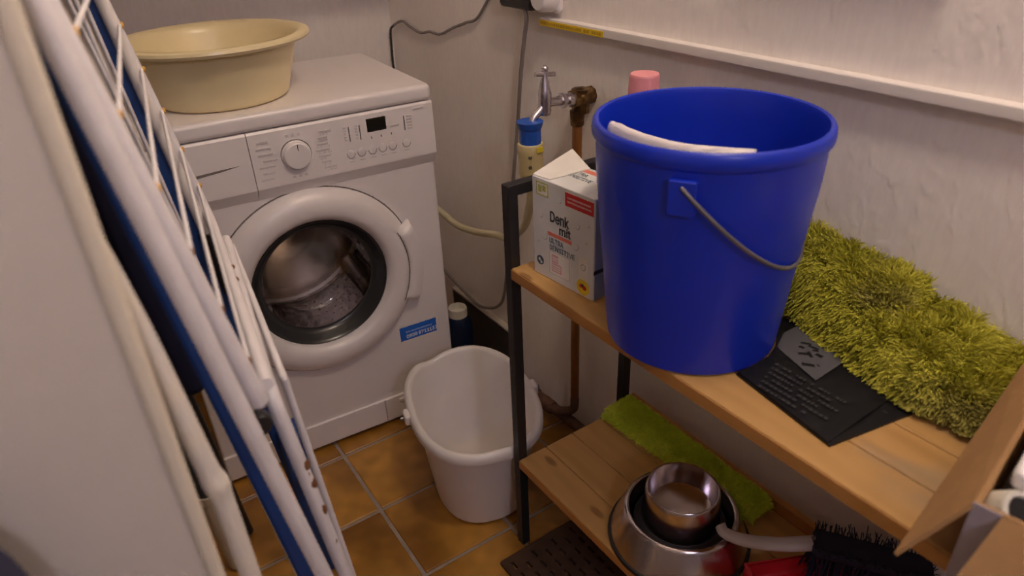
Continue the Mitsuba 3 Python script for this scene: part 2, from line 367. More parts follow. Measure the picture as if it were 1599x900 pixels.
# knob
kn = lathe([(0, .015), (.0245, .015), (.0265, .0135), (.0280, .004), (.0295, .003), (.0295, 0)], 64)
kx, kz = .2965, .7575
k = add(f'{WM}__program_knob', wm(put(kn, (kx, -.0155, kz), (1, 0, 0), (0, 0, 1), (0, -1, 0))), 'white_plastic', 30)
add(f'{k}__pointer', wm(box((kx - .0008 + .002, -.0310, kz + .012), (kx + .0008 + .002, -.0303, kz + .0235))), 'seam', label='dark pointer line')
add(f'{k}__ring', wm(put(lathe([(.0295, .0), (.0305, .0012), (.0315, 0)], 64), (kx, -.0160, kz), (1, 0, 0), (0, 0, 1), (0, -1, 0))), 'groove_shade', 30)
# printed programme names round the knob
bits = []
rr = np.random.default_rng(3)
for side in (-1, 1):
    for r_ in range(7):
        z_ = .792 - r_ * .0125
        L = rr.uniform(.018, .032); x0 = kx + side * .040 - (L if side < 0 else 0) + side * .004 * abs(3 - r_)
        x = x0
        while x < x0 + L:
            w_ = rr.uniform(.0012, .0026); bits.append(box((x, -.0181, z_), (x + w_, -.0166, z_ + .0038))); x += w_ + .0009
            if rr.random() < .5 and side > 0: bits.append(box((x, -.0181, z_ - .005), (x + w_, -.0166, z_ - .002)))
for x in (-.012, 0, .012):
    bits.append(box((kx + x - .002, -.0178, .7960), (kx + x + .002, -.0160, .8005)))
    bits.append(box((kx + x - .003, -.0186, .7120), (kx + x + .003, -.0170, .7165)))
for i in range(5):
    for c_ in (.399, .4235): bits.append(box((c_, -.0182, .792 - i * .0065), (c_ + .0045, -.0155, .7945 - i * .0065)))
for i in range(5): bits.append(box((.538, -.0182, .792 - i * .0065), (.549, -.0155, .7945 - i * .0065)))
for i in range(6): bits.append(box((.500 + i * .0034, -.0182, .777), (.5024 + i * .0034, -.0155, .780)))
for i in range(7): bits.append(box((.555 + i * .0034, -.0182, .8035), (.5574 + i * .0034, -.0145, .8060)))
for x in (.4075, .4305, .4545, .4775, .5, .5315): bits.append(box((x - .006, -.0186, .7195), (x + .006, -.0165, .7215)))
add(f'{WM}__panel_print', wm(cat(*bits)), 'panel_print', kind='stuff', label='pale grey programme lettering')
add(f'{WM}__display', wm(rbox((.4490, -.0168, .7735), (.4915, -.0130, .8015), .001)), 'screen_black', 30, label='small black display')
for x, z0, z1 in ((.4100, .7625, .7925), (.4330, .7625, .7925), (.5320, .7640, .7940), (.4560, .7595, .7640), (.4775, .7595, .7640), (.5005, .7600, .7645)):
    add(f'{WM}__indicator', wm(box((x - .0008, -.0178, z0), (x + .0008, -.0150, z1))), 'seam')
for x in (.4075, .4305, .4545, .4775, .5, .5315):
    m = lathe([(0, .0016), (.0066, .0016), (.0078, .0010), (.0080, 0)], 24)
    add(f'{WM}__button', wm(put(m, (x, -.0163, .7365), (1, 0, 0), (0, 0, 1.15), (0, -1, 0))), 'white_plastic', 30)
    a = np.linspace(math.pi * .95, math.pi * 2.0, 14)
    add(f'{WM}__button_rim', wm(tube([(x + .0088 * math.cos(t), -.0178, .7365 + .0098 * math.sin(t)) for t in a], .0006, 6)), 'groove_shade', 30)
# porthole door
ring = disc([(.223, .001), (.2225, -.004), (.219, -.010), (.212, -.019), (.200, -.0265), (.186, -.0295), (.172, -.0290), (.161, -.0235), (.1535, -.012), (.1515, -.004)])
d_ = add(f'{WM}__door', wm(ring), 'white_plastic', True)
add(f'{d_}__seam', wm(disc([(.2228, -.0003), (.2240, -.0020), (.2258, -.0003)])), 'groove_shade', True)
# handle on the right rim of the door
ang = np.radians(np.linspace(-27, 25, 28))
hm = []
pv = []
for t in ang:
    e = min(1.0, (min(t - ang[0], ang[-1] - t)) / .06); e = math.sqrt(max(e, 0.02))
    for (r, w) in ((.202, -.028), (.206, -.0345), (.222, -.0345), (.2365, -.029), (.2395, -.016), (.2385, -.002)):
        rr_ = .2395 * 0 + r
        pv.append((DC[0] + rr_ * math.cos(t), w * (0.55 + .45 * e), DC[1] + rr_ * math.sin(t)))
nf = 6; f = []
for i in range(len(ang) - 1):
    for k in range(nf - 1):
        a, b, c, d = i * nf + k, i * nf + k + 1, (i + 1) * nf + k + 1, (i + 1) * nf + k
        f += [[a, b, c], [a, c, d]]
for base in (0, (len(ang) - 1) * nf):
    for k in range(1, nf - 1): f.append([base, base + k, base + k + 1])
add(f'{d_}__handle', wm(trimesh.Trimesh(pv, f, process=False)), 'white_plastic', 40)
add(f'{d_}__handle_gap', wm(tube([(DC[0] + .2005 * math.cos(t), -.0282, DC[1] + .2005 * math.sin(t)) for t in ang], .0010, 6)), 'groove_shade', 30)
add(f'{d_}__bezel', wm(disc([(.1530, -.006), (.1510, -.008), (.145, .000), (.136, .014), (.129, .022), (.124, .022)])), 'gasket', True, label='dark grey ring round the glass')
add(f'{d_}__glass', wm(disc([(.124, .020), (.121, .035), (.116, .060), (.108, .078), (.095, .087), (.06, .093), (0.0, .095)])), 'bowl_glass', True, label='clear bowl-shaped glass')
# drum
drum = disc([(.150, .030), (.165, .060), (.205, .075), (.215, .090), (.217, .340), (.213, .347)])
k = add(f'{WM}__drum', wm(drum), 'drum_steel', 40, label='polished steel drum seen through the door')
add(f'{k}__back_plate', wm(disc([(.213, .347), (.205, .352), (.16, .340), (.10, .356), (.04, .335), (0, .332)])), 'shaded_drum_steel', 40)
holes = []
for iw in range(9):
    for ia in range(54):
        a = (ia + .5 * (iw % 2)) * 2 * math.pi / 54; w = .11 + iw * .024
        if (ia % 18) in (0, 17, 1): continue
        h = m3.Manifold.cylinder(.0008, .0022, .0022, 6)
        c = V(DC[0] + .2163 * math.cos(a), w, DC[1] + .2163 * math.sin(a)); nrm = V(-math.cos(a), 0, -math.sin(a))
        holes.append(put(tm(h), c, np.cross(nrm, (0, 1, 0)), (0, 1, 0), nrm))
add(f'{k}__hole', wm(cat(*holes)), 'seam', kind='stuff')
for t in (200, 320, 80):
    a = math.radians(t); c, s_ = math.cos(a), math.sin(a)
    pd = tube([(DC[0] + .205 * c, w, DC[1] + .205 * s_) for w in np.linspace(.10, .335, 12)], [.012] + [.030] * 10 + [.012], 16)
    add(f'{k}__paddle', wm(pd), 'drum_steel', 40)
add(f'{WM}__rubber_seal', wm(disc([(.152, .004), (.1515, .020), (.158, .034), (.150, .046), (.140, .040), (.1375, .046)])), 'gasket', True, label='dark grey rubber seal')
# sticker
st = f'{WM}__sticker'
add(st, wm(rbox((.4640, -.0012, .2330), (.5620, .0002, .2715), .0004)), 'sticker_blue', label='blue sticker with white digits')
add(f'{st}__digits', wm(put(meshkit.text_mesh('0800 8712137', .0095, .0005, bold=True), (.4790, -.0013, .2390), (.88, 0, 0), (0, 0, 1), (0, -1, 0))), 'sticker_white', label='white telephone digits')
bits = [box((.479 + i * .0045, -.0017, .2545), (.4822 + i * .0045, -.0011, .2580)) for i in range(16)]
add(f'{st}__small_print', wm(cat(*bits)), 'sticker_light', kind='stuff')
add(f'{st}__pale_band', wm(cat(box((.4645, -.0006, .2255), (.5615, .0002, .2328)), box((.4645, -.0006, .2720), (.5615, .0002, .2790)))), 'enamel')
# kick plate
k = add(f'{WM}__kick_plate', wm(rbox((.001, -.006, .012), (.599, .010, .0815), .003)), 'white_plastic', 30)
add(f'{k}__seam', wm(box((.3975, -.0066, .016), (.3990, -.004, .080))), 'groove_shade')
add(f'{k}__latch', wm(rbox((.436, -.010, .060), (.452, -.004, .071), .002)), 'white_plastic', 30)
for x in (.05, .55):
    for w in (.05, .35):
        add(f'{WM}__foot', wm(move(lathe([(0, 0), (.022, 0), (.022, .008), (.012, .010), (.012, .02), (0, .02)], 24), x, w, 0)), 'black_plastic', 30)
tag(WM, 'white front-loading washing machine with round porthole against the back wall', 'washing machine')

# ------------------------------------------------------------------ cream basin on the machine
bc, bz = V(-.5640, .6620), .8518
bp = [(0, .004), (.100, .004), (.120, .006), (.129, .012), (.135, .030), (.158, .105), (.162, .1145), (.172, .1165), (.184, .1165), (.188, .1195), (.186, .1235), (.176, .1245), (.165, .1225), (.158, .115), (.154, .105), (.131, .030), (.124, .014), (.10, .009), (0, .008)]
bo = [(0, 0), (.112, 0), (.124, .002), (.1305, .008), (.137, .030), (.160, .105), (.163, .109), (.176, .109), (.186, .112), (.190, .117), (.1885, .122), (.180, .1245), (.170, .1235), (.162, .117), (.157, .105), (.134, .030), (.126, .012), (.112, .006), (0, .005)]
add('wash_basin', move(lathe(bo, 96), *bc, bz), 'basin_cream', 50, label='round cream plastic wash basin on top of the washing machine', cat='basin')

# ------------------------------------------------------------------ shelf unit
SH = 'shelf_unit'
SX, SY, PW = -0.3326, -0.0109, 0.0190          # far aisle corner of the front post, post width
SD, SN, HZ = -0.047, -0.955, 0.8062            # wall side, near end, height
Z1, Z2, BT = 0.6645, 0.2424, 0.0223
for y0 in (SY - PW, SN):
    add(f'{SH}__post', rbox((SX, y0, 0), (SX + PW, y0 + PW, HZ), .0015), 'black_steel', 30)
    add(f'{SH}__post', rbox((SD - PW, y0, 0), (SD, y0 + PW, HZ), .0015), 'black_steel', 30)
    add(f'{SH}__crossbar', rbox((SX + PW - .001, y0, HZ - PW), (SD - PW + .001, y0 + PW, HZ), .0015), 'black_steel', 30)
    for z in (Z1, Z2):
        add(f'{SH}__support_bar', rbox((SX + PW - .001, y0 + .001, z - BT - PW), (SD - PW + .001, y0 + PW, z - BT), .0015), 'black_steel', 30)
for nm, z in (('upper_board', Z1), ('lower_board', Z2)):
    xs = [SX, -.2690, -.2020, -.1280, SD]
    for i in range(4):
        b = 0.0016
        m = rbox((xs[i] + (b if i else 0) * .35, SN + PW + .001, z - BT), (xs[i + 1] - b * .35, SY - PW - .0008, z), .0020, 8)
        pl = f'pine_{"abcd"[(i + (nm == "lower_board") * 2) % 4]}'
        add(f'{SH}__plank', m, pl, 30)
for z in (Z1, Z2):
    add(f'{SH}__edging', box((SX - .0012, SN + PW + .001, z - BT + .002), (SX + .0002, SY - PW - .0008, z - .0022)), 'pine_edge')
add(f'{SH}__slat', rbox((SD + .001, SN + PW, Z2 - BT), (SD + .013, SY - PW, Z2 + .0225), .002), 'pine_edge', 30)
tag(SH, 'two-tier shelf of pine boards on a black steel frame along the right wall', 'shelf')

# ------------------------------------------------------------------ blue bucket
BX, BY = -0.2388, -0.3310
BZ = Z1 + 0.0005
bl = [(0, 0.003), (.095, .003), (.1010, .0), (.1080, 0), (.1128, .003), (.1142, .012), (.1225, .110), (.1322, .215), (.1328, .218), (.1348, .250), (.1354, .277), (.1380, .2790), (.1402, .2825), (.1408, .2890), (.1397, .2955), (.1375, .2992), (.1350, .3000), (.1325, .2985), (.1310, .292), (.1300, .266), (.1300, .210), (.1195, .110), (.1105, .014), (.105, .008), (0, .007)]
BB = 'bucket'
add(f'{BB}__pail', move(lathe(bl, 112), BX, BY, BZ), 'bucket_blue', 42)
ea = math.radians(-148.6)
for t in (ea, ea + math.pi):
    c, s_ = math.cos(t), math.sin(t); X = V(-s_, c, 0); N = V(c, s_, 0)
    m = rbox((-.015, -.022, -.0015), (.015, .018, .0095), .0015)
    e = add(f'{BB}__handle_lug', put(m, V(BX, BY, BZ + .252) + N * .1355, -X, (0, 0, 1), N), 'bucket_blue', 30)
A_ = V(math.cos(ea), math.sin(ea), 0); B_ = V(-math.sin(ea), math.cos(ea), 0)
B_ = -B_ if B_ @ V(0, -1, 0) < 0 else B_
sl = math.radians(44.5); D_ = B_ * math.cos(sl) - V(0, 0, 1) * math.sin(sl)
ctr = V(BX, BY, BZ + .283 - .02)
pth = [ctr + A_ * .138]
pth = [ctr + A_ * .146 * math.copysign(abs(math.cos(t)) ** .9, math.cos(t)) + D_ * .176 * abs(math.sin(t)) ** .88 for t in np.linspace(0, math.pi, 48)]
pth = [ctr + A_ * .134] + pth + [ctr - A_ * .134]
add(f'{BB}__bail', tube(pth, .0026, 10), 'bail_steel', True, label='grey wire handle')
tag(BB, 'large blue plastic bucket with a wire handle on the upper shelf', 'bucket')
# mop cloth hanging inside
tp = spline([(-.3000, -.2290), (-.3180, -.2500), (-.3255, -.3013), (-.3180, -.3544), (-.2960, -.3906), (-.2690, -.4230)], 12)
rows = []
nz = 9
prof_z = [.9580, .9600, .9610, .9590, .952, .93, .88, .83, .78]
def ribbon(path, zs, th):
    p = np.asarray(path); d = np.gradient(p, axis=0); d /= np.linalg.norm(d, axis=1, keepdims=True)
    nrm = np.stack([-d[:, 1], d[:, 0]], 1); zz = [(z, .5) for z in zs]
    sec = [(-th, -.07), (-th, -.04), (-th, -.012), (-th * .75, -.004), (-th * .3, 0), (th * .3, 0), (th * .75, -.004), (th, -.012), (th, -.04), (th, -.07)]
    v, f = [], []
    for i in range(len(p)):
        w = .0003 * math.sin(i * .9)
        e = min(1, .35 + min(i, len(p) - 1 - i) * .22)
        for o, dz in sec: v.append([*(p[i] + nrm[i] * (o * e + w)), zs[i] + dz])
    n = len(sec)
    for i in range(len(p) - 1):
        for k in range(n - 1): f += [[i * n + k, i * n + k + 1, (i + 1) * n + k + 1], [i * n + k, (i + 1) * n + k + 1, (i + 1) * n + k]]
    for b in (0, (len(p) - 1) * n):
        for k in range(1, n - 1): f.append([b, b + k, b + k + 1])
    return trimesh.Trimesh(v, f, process=False)
add('mop_cloth', ribbon(tp, np.interp(np.linspace(0, 1, len(tp)), [0, .06, .25, 1], [.9440, .9500, .9560, .9535]), .0064), 'terry', 50, label='white ribbed mop cloth standing inside the blue bucket', cat='cloth')

# ------------------------------------------------------------------ white oval mop bucket on the floor
WX, WY, WT, WH = -.3080, .1860, -.2818, .251
def sup(a, b, n=2.5, k=96):
    t = np.arange(k) * 2 * np.pi / k
    return np.stack([a * np.sign(np.cos(t)) * abs(np.cos(t)) ** (2 / n), b * np.sign(np.sin(t)) * abs(np.sin(t)) ** (2 / n)], 1)
def loft(secs, n=96):
    """secs: (scale-x, scale-y, z) half axes of each ring; zero ends are poles"""
    v, f = [], []
    for a, b, z in secs:
        s_ = sup(max(a, 1e-5), max(b, 1e-5), 2.5, n); v.append(np.c_[s_, np.full(n, z)])
    v = np.vstack(v)
    for i in range(len(secs) - 1):
        for k in range(n):
            k2 = (k + 1) % n; f += [[i * n + k, i * n + k2, (i + 1) * n + k2], [i * n + k, (i + 1) * n + k2, (i + 1) * n + k]]
    return trimesh.Trimesh(v, f, process=False)
a, b, kk = .139, .1925, .713
o = lambda t, d=0.: (a * (kk + (1 - kk) * t) - .010 + d, b * (kk + (1 - kk) * t) - .010 + d)
secs = [(0, 0, 0), (.05, .07, 0), (*o(0, -.004), 0), (*o(0, .004), .003), (*o(.02, .010), .012), (*o(.5, .002), .11), (*o(.88, .000), .222), (*o(.9, .006), .2235), (*o(1, .008), .224), (*o(1, .0115), .231), (*o(1, .0110), .243), (*o(1, .007), .2495), (*o(1, .001), .251), (*o(1, -.0035), .2495), (*o(.98, -.006), .243), (*o(.9, -.006), .222), (*o(.5, -.004), .11), (*o(.24, -.006), .055), (*o(.12, -.011), .032), (*o(.05, -.021), .017), (*o(0, -.036), .009), (.05, .07, .006), (0, 0, .006)]
wb = loft(secs)
# pouring dip at the back left of the rim
vv = np.asarray(wb.vertices); th_ = np.arctan2(vv[:, 1] / b, vv[:, 0] / a)
dip = np.exp(-((th_ - math.radians(112)) / .20) ** 2); up_ = np.exp(-((th_ - math.radians(72)) / .32) ** 2)
hgt = np.clip((vv[:, 2] - .15) / .10, 0, 1)
vv[:, 2] += hgt * (-.012 * dip + .004 * up_)
wb.vertices = vv
RZ = np.array([[math.cos(WT), -math.sin(WT), 0], [math.sin(WT), math.cos(WT), 0], [0, 0, 1]])
def wbp(m): m = m.copy(); m.vertices = np.asarray(m.vertices) @ RZ.T + [WX, WY, 0.0005]; return m
MB = 'mop_bucket'
add(f'{MB}__pail', wbp(wb), 'bucket_white', 45)
for sx in (-1, 1):
    e = add(f'{MB}__handle_lug', wbp(rbox((sx * .143 - .007, -.016, .222), (sx * .143 + .007, .016, .246), .004)), 'bucket_white', 30)
    add(f'{MB}__handle_pin', wbp(tube([(sx * .148, 0, .233), (sx * .157, 0, .233)], .0042, 10)), 'bail_steel', 30, label='small metal pin of the handle')
tag(MB, 'white oval mop bucket on the tiled floor in front of the washing machine', 'bucket')

# ------------------------------------------------------------------ carton of washing powder
CO = V(-.3086, -.0610, Z1 + .0003); CR = V(.0790, -.9969, 0); CN = np.cross(CR, (0, 0, 1)); CW, CH, CD = .1345, .1645, .082
def cpos(a, z, d=0.): return CO + CR * a + V(0, 0, z) - CN * d
PB = 'powder_carton'
cb = rbox((0, 0, 0), (CW, CH, CD), .0016)
add(f'{PB}__box', put(cb, cpos(0, 0, CD), CR, (0, 0, 1), CN), 'card_white', 30)
def cface(poly, mt, name, h=.0004, label=None):
    m = trimesh.creation.extrude_polygon(shapely.Polygon(poly), h)
    return add(f'{PB}__{name}', put(m, cpos(0, 0, 0), CR, (0, 0, 1), CN), mt, label=label)
def rect(a0, z0, a1, z1): return [(a0, z0), (a1, z0), (a1, z1), (a0, z1)]
def ctext(s, a, z, h, mt, bold=False, sx=1.0, name='lettering'):
    m = meshkit.text_mesh(s, h, .0005, bold=bold)
    return add(f'{PB}__{name}', put(m, cpos(a, z, -.0002), CR * sx, (0, 0, 1), CN), mt)
ctext('Denk', .0395, .1020, .0165, 'dark_print', True, .76)
ctext('mit', .0600, .0865, .0135, 'dark_print', True, .95)
cface(rect(.0350, .0775, .0880, .0835), 'print_salmon', 'red_bar')
ctext('ULTRA', .0385, .0660, .0088, 'print_teal', False, .80)
ctext('SENSITIVE', .0385, .0545, .0085, 'print_teal', False, .90)
cface(rect(.0385, .0130, .0840, .0520), 'print_grey', 'text_frame', .0002)
cface(rect(.0393, .0138, .0832, .0512), 'card_flap', 'text_field', .0003)
cface(rect(.0440, .0180, .0660, .0330), 'print_pink', 'pink_field'); cface(rect(.0440, .0340, .0590, .0475), 'print_pink', 'pink_field')
bits = []
rr = np.random.default_rng(5)
for z in (.0200, .0240, .0280, .0370, .0410):
    x = .0455
    while x < .063: w_ = rr.uniform(.001, .002); bits.append(put(box((x, z, 0), (x + w_, z + .0022, .0006)), cpos(0, 0, 0), CR, (0, 0, 1), CN)); x += w_ + .0006
add(f'{PB}__small_print', cat(*bits), 'card_flap', kind='stuff')
cface(rect(.0740, .1375, .1325, .1585), 'print_red', 'red_label', label='red label with pale lettering')
bits = []
for z in (.1435, .1495):
    x = .079
    while x < .127: w_ = rr.uniform(.0012, .0026); bits.append(put(box((x, z, 0), (x + w_, z + .0030, .0006)), cpos(0, 0, 0), CR, (0, 0, 1), CN)); x += w_ + .0008
add(f'{PB}__small_print', cat(*bits), 'print_pink', kind='stuff')
cface(rect(.0100, .1380, .0370, .1590), 'print_green', 'green_badge', .0004, 'yellow-green square badge'); cface(rect(.0120, .1400, .0350, .1570), 'card_flap', 'badge_field', .0005)
cface(rect(.0150, .1430, .0225, .1540), 'print_green', 'badge_mark', .0007); cface(rect(.0245, .1455, .0320, .1550), 'print_green', 'badge_mark', .0007)
cface(rect(.1040, .0280, .1230, .0640), 'card_flap', 'white_tag')
cc = lambda x, z, r: [(x + r * math.cos(t), z + r * math.sin(t)) for t in np.linspace(0, 2 * math.pi, 24, endpoint=False)]
cface([q for q in cc(.1135, .0500, .0055)], 'print_grey', 'tag_mark', .0006); cface([q for q in cc(.1135, .0500, .0040)], 'card_flap', 'tag_mark', .0007)
cface(cc(.1130, .0165, .0135), 'print_yellow', 'yellow_badge', .0004, 'round yellow badge'); cface(cc(.1095, .0180, .0035), 'print_red', 'badge_mark', .0006); cface(cc(.1165, .0160, .0040), 'print_red', 'badge_mark', .0006); cface(cc(.1130, .0195, .0025), 'dark_print', 'badge_mark', .0007)
cface(cc(.0165, .0265, .0080), 'print_teal', 'round_badge', .0004, 'small dark round badge'); cface(cc(.0150, .0280, .0028), 'card_white', 'badge_mark', .0006); cface(cc(.0190, .0240, .0024), 'card_white', 'badge_mark', .0006)
for x, z, r in ((.020, .105, .004), (.028, .072, .006), (.100, .112, .005), (.118, .092, .003), (.097, .078, .006), (.122, .120, .003), (.012, .060, .003), (.062, .140, .004)):
    cface([q for q in cc(x, z, r)], 'print_grey', 'bubble', .0003); cface([q for q in cc(x - .0006, z + .0008, r * .90)], 'card_white', 'bubble', .0004)
# lid: prints and the torn white flap standing a little open
def ctop(m, d0=0.): return put(m, cpos(0, CH + d0, 0), CR, -CN, (0, 0, 1))
fl = trimesh.Trimesh([[0, .002, .0006], [.036, .004, .0008], [.046, .078, .0010], [.000, .084, .020], [0, .002, -.0006], [.036, .004, -.0004], [.046, .078, -.0004], [.000, .084, .017]], [[0, 1, 2], [0, 2, 3], [4, 6, 5], [4, 7, 6], [0, 4, 5], [0, 5, 1], [1, 5, 6], [1, 6, 2], [2, 6, 7], [2, 7, 3], [3, 7, 4], [3, 4, 0]])
add(f'{PB}__lid_flap', ctop(fl, .0008), 'card_flap', label='torn white lid flap')
lid = [(rect(.036, .064, .1080, .074), 'print_salmon')]
for p_, mt in lid: add(f'{PB}__lid_bar', ctop(trimesh.creation.extrude_polygon(shapely.Polygon(p_), .0005)), mt)
add(f'{PB}__lettering', ctop(move(put(meshkit.text_mesh('Denk mit', .012, .0005, bold=True), (0, 0, 0), (.68, 0, 0), (0, .7, 0)), .058, .0755, .0001)), 'dark_print')
add(f'{PB}__lettering', ctop(move(put(meshkit.text_mesh('ULTRA', .009, .0005), (0, 0, 0), (.8, 0, 0), (0, 1, 0)), .032, .050, .0001)), 'print_teal')
add(f'{PB}__lettering', ctop(move(put(meshkit.text_mesh('SENSITIVE', .009, .0005), (0, 0, 0), (.8, 0, 0), (0, 1, 0)), .032, .037, .0001)), 'print_teal')
# right side: bluish with a dark stripe
sd = put(box((0.002, 0.002, 0), (CD - .002, CH - .002, .0005)), cpos(CW, 0, 0), -CN, (0, 0, 1), CR)
add(f'{PB}__side_panel', sd, 'card_blue'); add(f'{PB}__side_stripe', put(box((0, .045, 0), (CD - .001, .051, .0009)), cpos(CW, 0, 0), -CN, (0, 0, 1), CR), 'dark_print')
tag(PB, 'white carton of washing powder with red label and lettering beside the blue bucket', 'carton')

# ------------------------------------------------------------------ pink-capped bottle behind the bucket
b0 = V(-.100, -.0765, Z1 + .0003)
add('bottle__body', move(lathe([(0, 0), (.026, 0), (.029, .004), (.029, .19), (.024, .225), (.019, .238), (0, .238)], 40), *b0), 'white_plastic', 40)
add('bottle__cap', move(lathe([(0, .225), (.0245, .225), (.0250, .229), (.0235, .280), (.0225, .2835), (.0215, .2845), (0, .2835)], 40), *b0), 'pink_plastic', 40, label='pink screw cap')
tag('bottle', 'bottle with a pink cap standing behind the blue bucket', 'bottle')

# ------------------------------------------------------------------ black film bags under rug and bucket
def sheet(poly, z, th, seed, mt, key, lab=None, catg=None, grid=.006):
    P_ = shapely.Polygon(poly); m = trimesh.creation.extrude_polygon(P_, th)
    for _ in range(4): m = m.subdivide() if len(m.faces) < 6000 else m
    v = np.asarray(m.vertices).copy(); d = meshkit.fbm(np.c_[v[:, :2] * 22, np.full(len(v), seed)], 4, seed) - .35
    v[:, 2] = z + v[:, 2] + np.where(v[:, 2] > th * .5, np.clip(d, 0, 1) * .0045, 0); m.vertices = v
    return add(key, m, mt, 35, label=lab, cat=catg)
FB = 'film_bag'
sheet([(-.2960, -.5890), (-.1635, -.6150), (-.120, -.560), (-.105, -.440), (-0.1312, -0.3745), (-0.1450, -0.3992), (-0.1642, -0.4199), (-0.1879, -0.4353), (-0.2147, -0.4445), (-0.2428, -0.4469), (-0.2727, -0.4419)], Z1 + .0002, .0022, 3, 'black_foil', f'{FB}__layer')
sheet([(-.2950, -.5860), (-.1780, -.5850), (-.118, -.560), (-.105, -.442), (-0.1315, -0.3766), (-0.1445, -0.3995), (-0.1639, -0.4203), (-0.1877, -0.4358), (-0.2146, -0.4451), (-0.2429, -0.4475), (-0.2709, -0.4431)], Z1 + .0030, .0022, 5, 'black_foil', f'{FB}__layer')
ztx = Z1 + .0078
lp = [(-.1900, -.4390), (-.1930, -.4460), (-.2135, -.5130), (-.1500, -.5110), (-.1230, -.4250), (-.1560, -.4240)]
lm = trimesh.creation.extrude_polygon(shapely.Polygon(lp), .0004)
pn = add(f'{FB}__printed_panel', move(lm, 0, 0, ztx - .0007), 'foil_grey', label='grey printed panel')
bits = []
rr = np.random.default_rng(11)
for i in range(9):
    t0 = rr.uniform(.05, .8); c = lerp((-.176, -.455), (-.205, -.508), t0); c2 = c + [rr.uniform(.006, .040), .0]
    bits.append(tube([(c2[0], c2[1], ztx), (c2[0] + rr.uniform(-.012, .012), c2[1] + rr.uniform(-.014, .014), ztx)], rr.uniform(.0018, .004), 6, flat=.15))
add(f'{pn}__dark_mark', cat(*bits), 'black_foil', kind='stuff')
bits = []
for r_ in range(6):
    x = -.2230 - r_ * .0105; y = -.462 - r_ * .003; yend = -.560 + (r_ % 2) * .018
    while y > yend:
        w_ = rr.uniform(.002, .006); bits.append(box((x - .0022, y - w_, ztx - .0008), (x + .0022, y, ztx - .0002))); y -= w_ + .0018
        if rr.random() < .12: y -= .006
for i in range(4): bits.append(box((-.196 - .0022, -.590 + .012 * i - .006, ztx - .005), (-.190, -.590 + .012 * i, ztx - .0048)))
add(f'{FB}__printed_text', cat(*bits), 'foil_text', kind='stuff')
tag(FB, 'folded black plastic bag with grey print lying on the upper shelf', 'plastic bag')

# ------------------------------------------------------------------ shaggy green rug against the wall
def rug_surface(n_l=90, n_c=40):
    ys = np.linspace(-.310, -.682, n_l); v = []
    for y in ys:
        t = (-.310 - y) / .372
        wd = np.interp(t, [0, .2, .5, .75, 1], [.070, .078, .112, .142, .140]); zt = np.interp(t, [0, .15, .45, .8, 1], [.116, .114, .089, .060, .020])
        for c in np.linspace(0, 1, n_c):
            # from the wall top over the bulge down to the near edge
            a = c * math.pi / 2
            x = -.012 - wd * math.sin(a) ** .9; z = Z1 + .002 + (zt * .80) * math.cos(a) ** .75
            v.append([x, y, z])
    v = np.array(v); d = meshkit.fbm(v * [22, 22, 22], 3, 4) - .5
    v[:, 2] = np.maximum(v[:, 2] + d * .022, Z1 + np.where(v[:, 1] < -.37, .0095, .0015)); v[:, 0] = np.minimum(v[:, 0] + d * .012, -.006)
    return v.reshape(n_l, n_c, 3)
G = rug_surface(); nl, nc = G.shape[:2]
def quadgrid(nl, nc):
    i, j = np.meshgrid(np.arange(nl - 1), np.arange(nc - 1), indexing='ij'); q = (i * nc + j).ravel()
    return np.vstack([np.c_[q, q + 1, q + nc + 1], np.c_[q, q + nc + 1, q + nc]])
gc = np.tile([.085, .085, .010], (nl * nc, 1))
add('shaggy_rug__backing', trimesh.Trimesh(G.reshape(-1, 3), quadgrid(nl, nc), process=False), 'pile', True, color=gc)
def grow(G, count, length, wid, droop, rng, colour, seed, nseg=3, lift=1.0):
    nl, nc = G.shape[:2]
    nrm = np.cross(np.gradient(G, axis=0), np.gradient(G, axis=1)); nrm /= np.linalg.norm(nrm, axis=2, keepdims=True)
    if nrm[nl // 2, nc // 2, 2] < 0: nrm = -nrm
    i, j = rng.uniform(0, nl - 1.001, count), rng.uniform(0, nc - 1.001, count)
    a, b = i.astype(int), j.astype(int); p = G[a, b] + (G[a + 1, b] - G[a, b]) * (i - a)[:, None] + (G[a, b + 1] - G[a, b]) * (j - b)[:, None]
    n = nrm[a, b]
    # clumps: the tips of neighbours lean the same way
    fl = np.stack([meshkit.noise(p * 60, seed + k) - .5 for k in range(3)], 1) * 2.0 + np.stack([meshkit.noise(p * 115, seed + 5 + k) - .5 for k in range(3)], 1) * 1.2
    d = n * lift + fl + rng.normal(0, .22, (count, 3)); d /= np.linalg.norm(d, axis=1, keepdims=True)
    L = length * rng.uniform(.65, 1.25, count)[:, None]; side = np.cross(d, rng.normal(0, 1, (count, 3))); side /= np.linalg.norm(side, axis=1, keepdims=True)
    vs, col = [], []
    base = colour(p, rng)
    for s in range(nseg):
        t = s / (nseg - 1); q = p + d * L * t + V(0, 0, -1) * droop * L * t * t; q[:, 2] = np.maximum(q[:, 2], np.where(p[:, 2] > .5, Z1 + np.where(p[:, 1] < -.37, .0092, .001), Z2 + .001)); q[:, 0] = np.minimum(q[:, 0], -.002)
        w = wid * (1 - .55 * t)
        vs += [q - side * w, q + side * w]; c = base; col += [c, c]
    v = np.stack(vs, 1).reshape(-1, 3); col = np.stack(col, 1).reshape(-1, 3)
    k = np.arange(count)[:, None] * (2 * nseg); f = []
    for s in range(nseg - 1):
        f += [k + [2 * s, 2 * s + 1, 2 * s + 3], k + [2 * s, 2 * s + 3, 2 * s + 2]]
    return trimesh.Trimesh(v, np.vstack(f), process=False), col
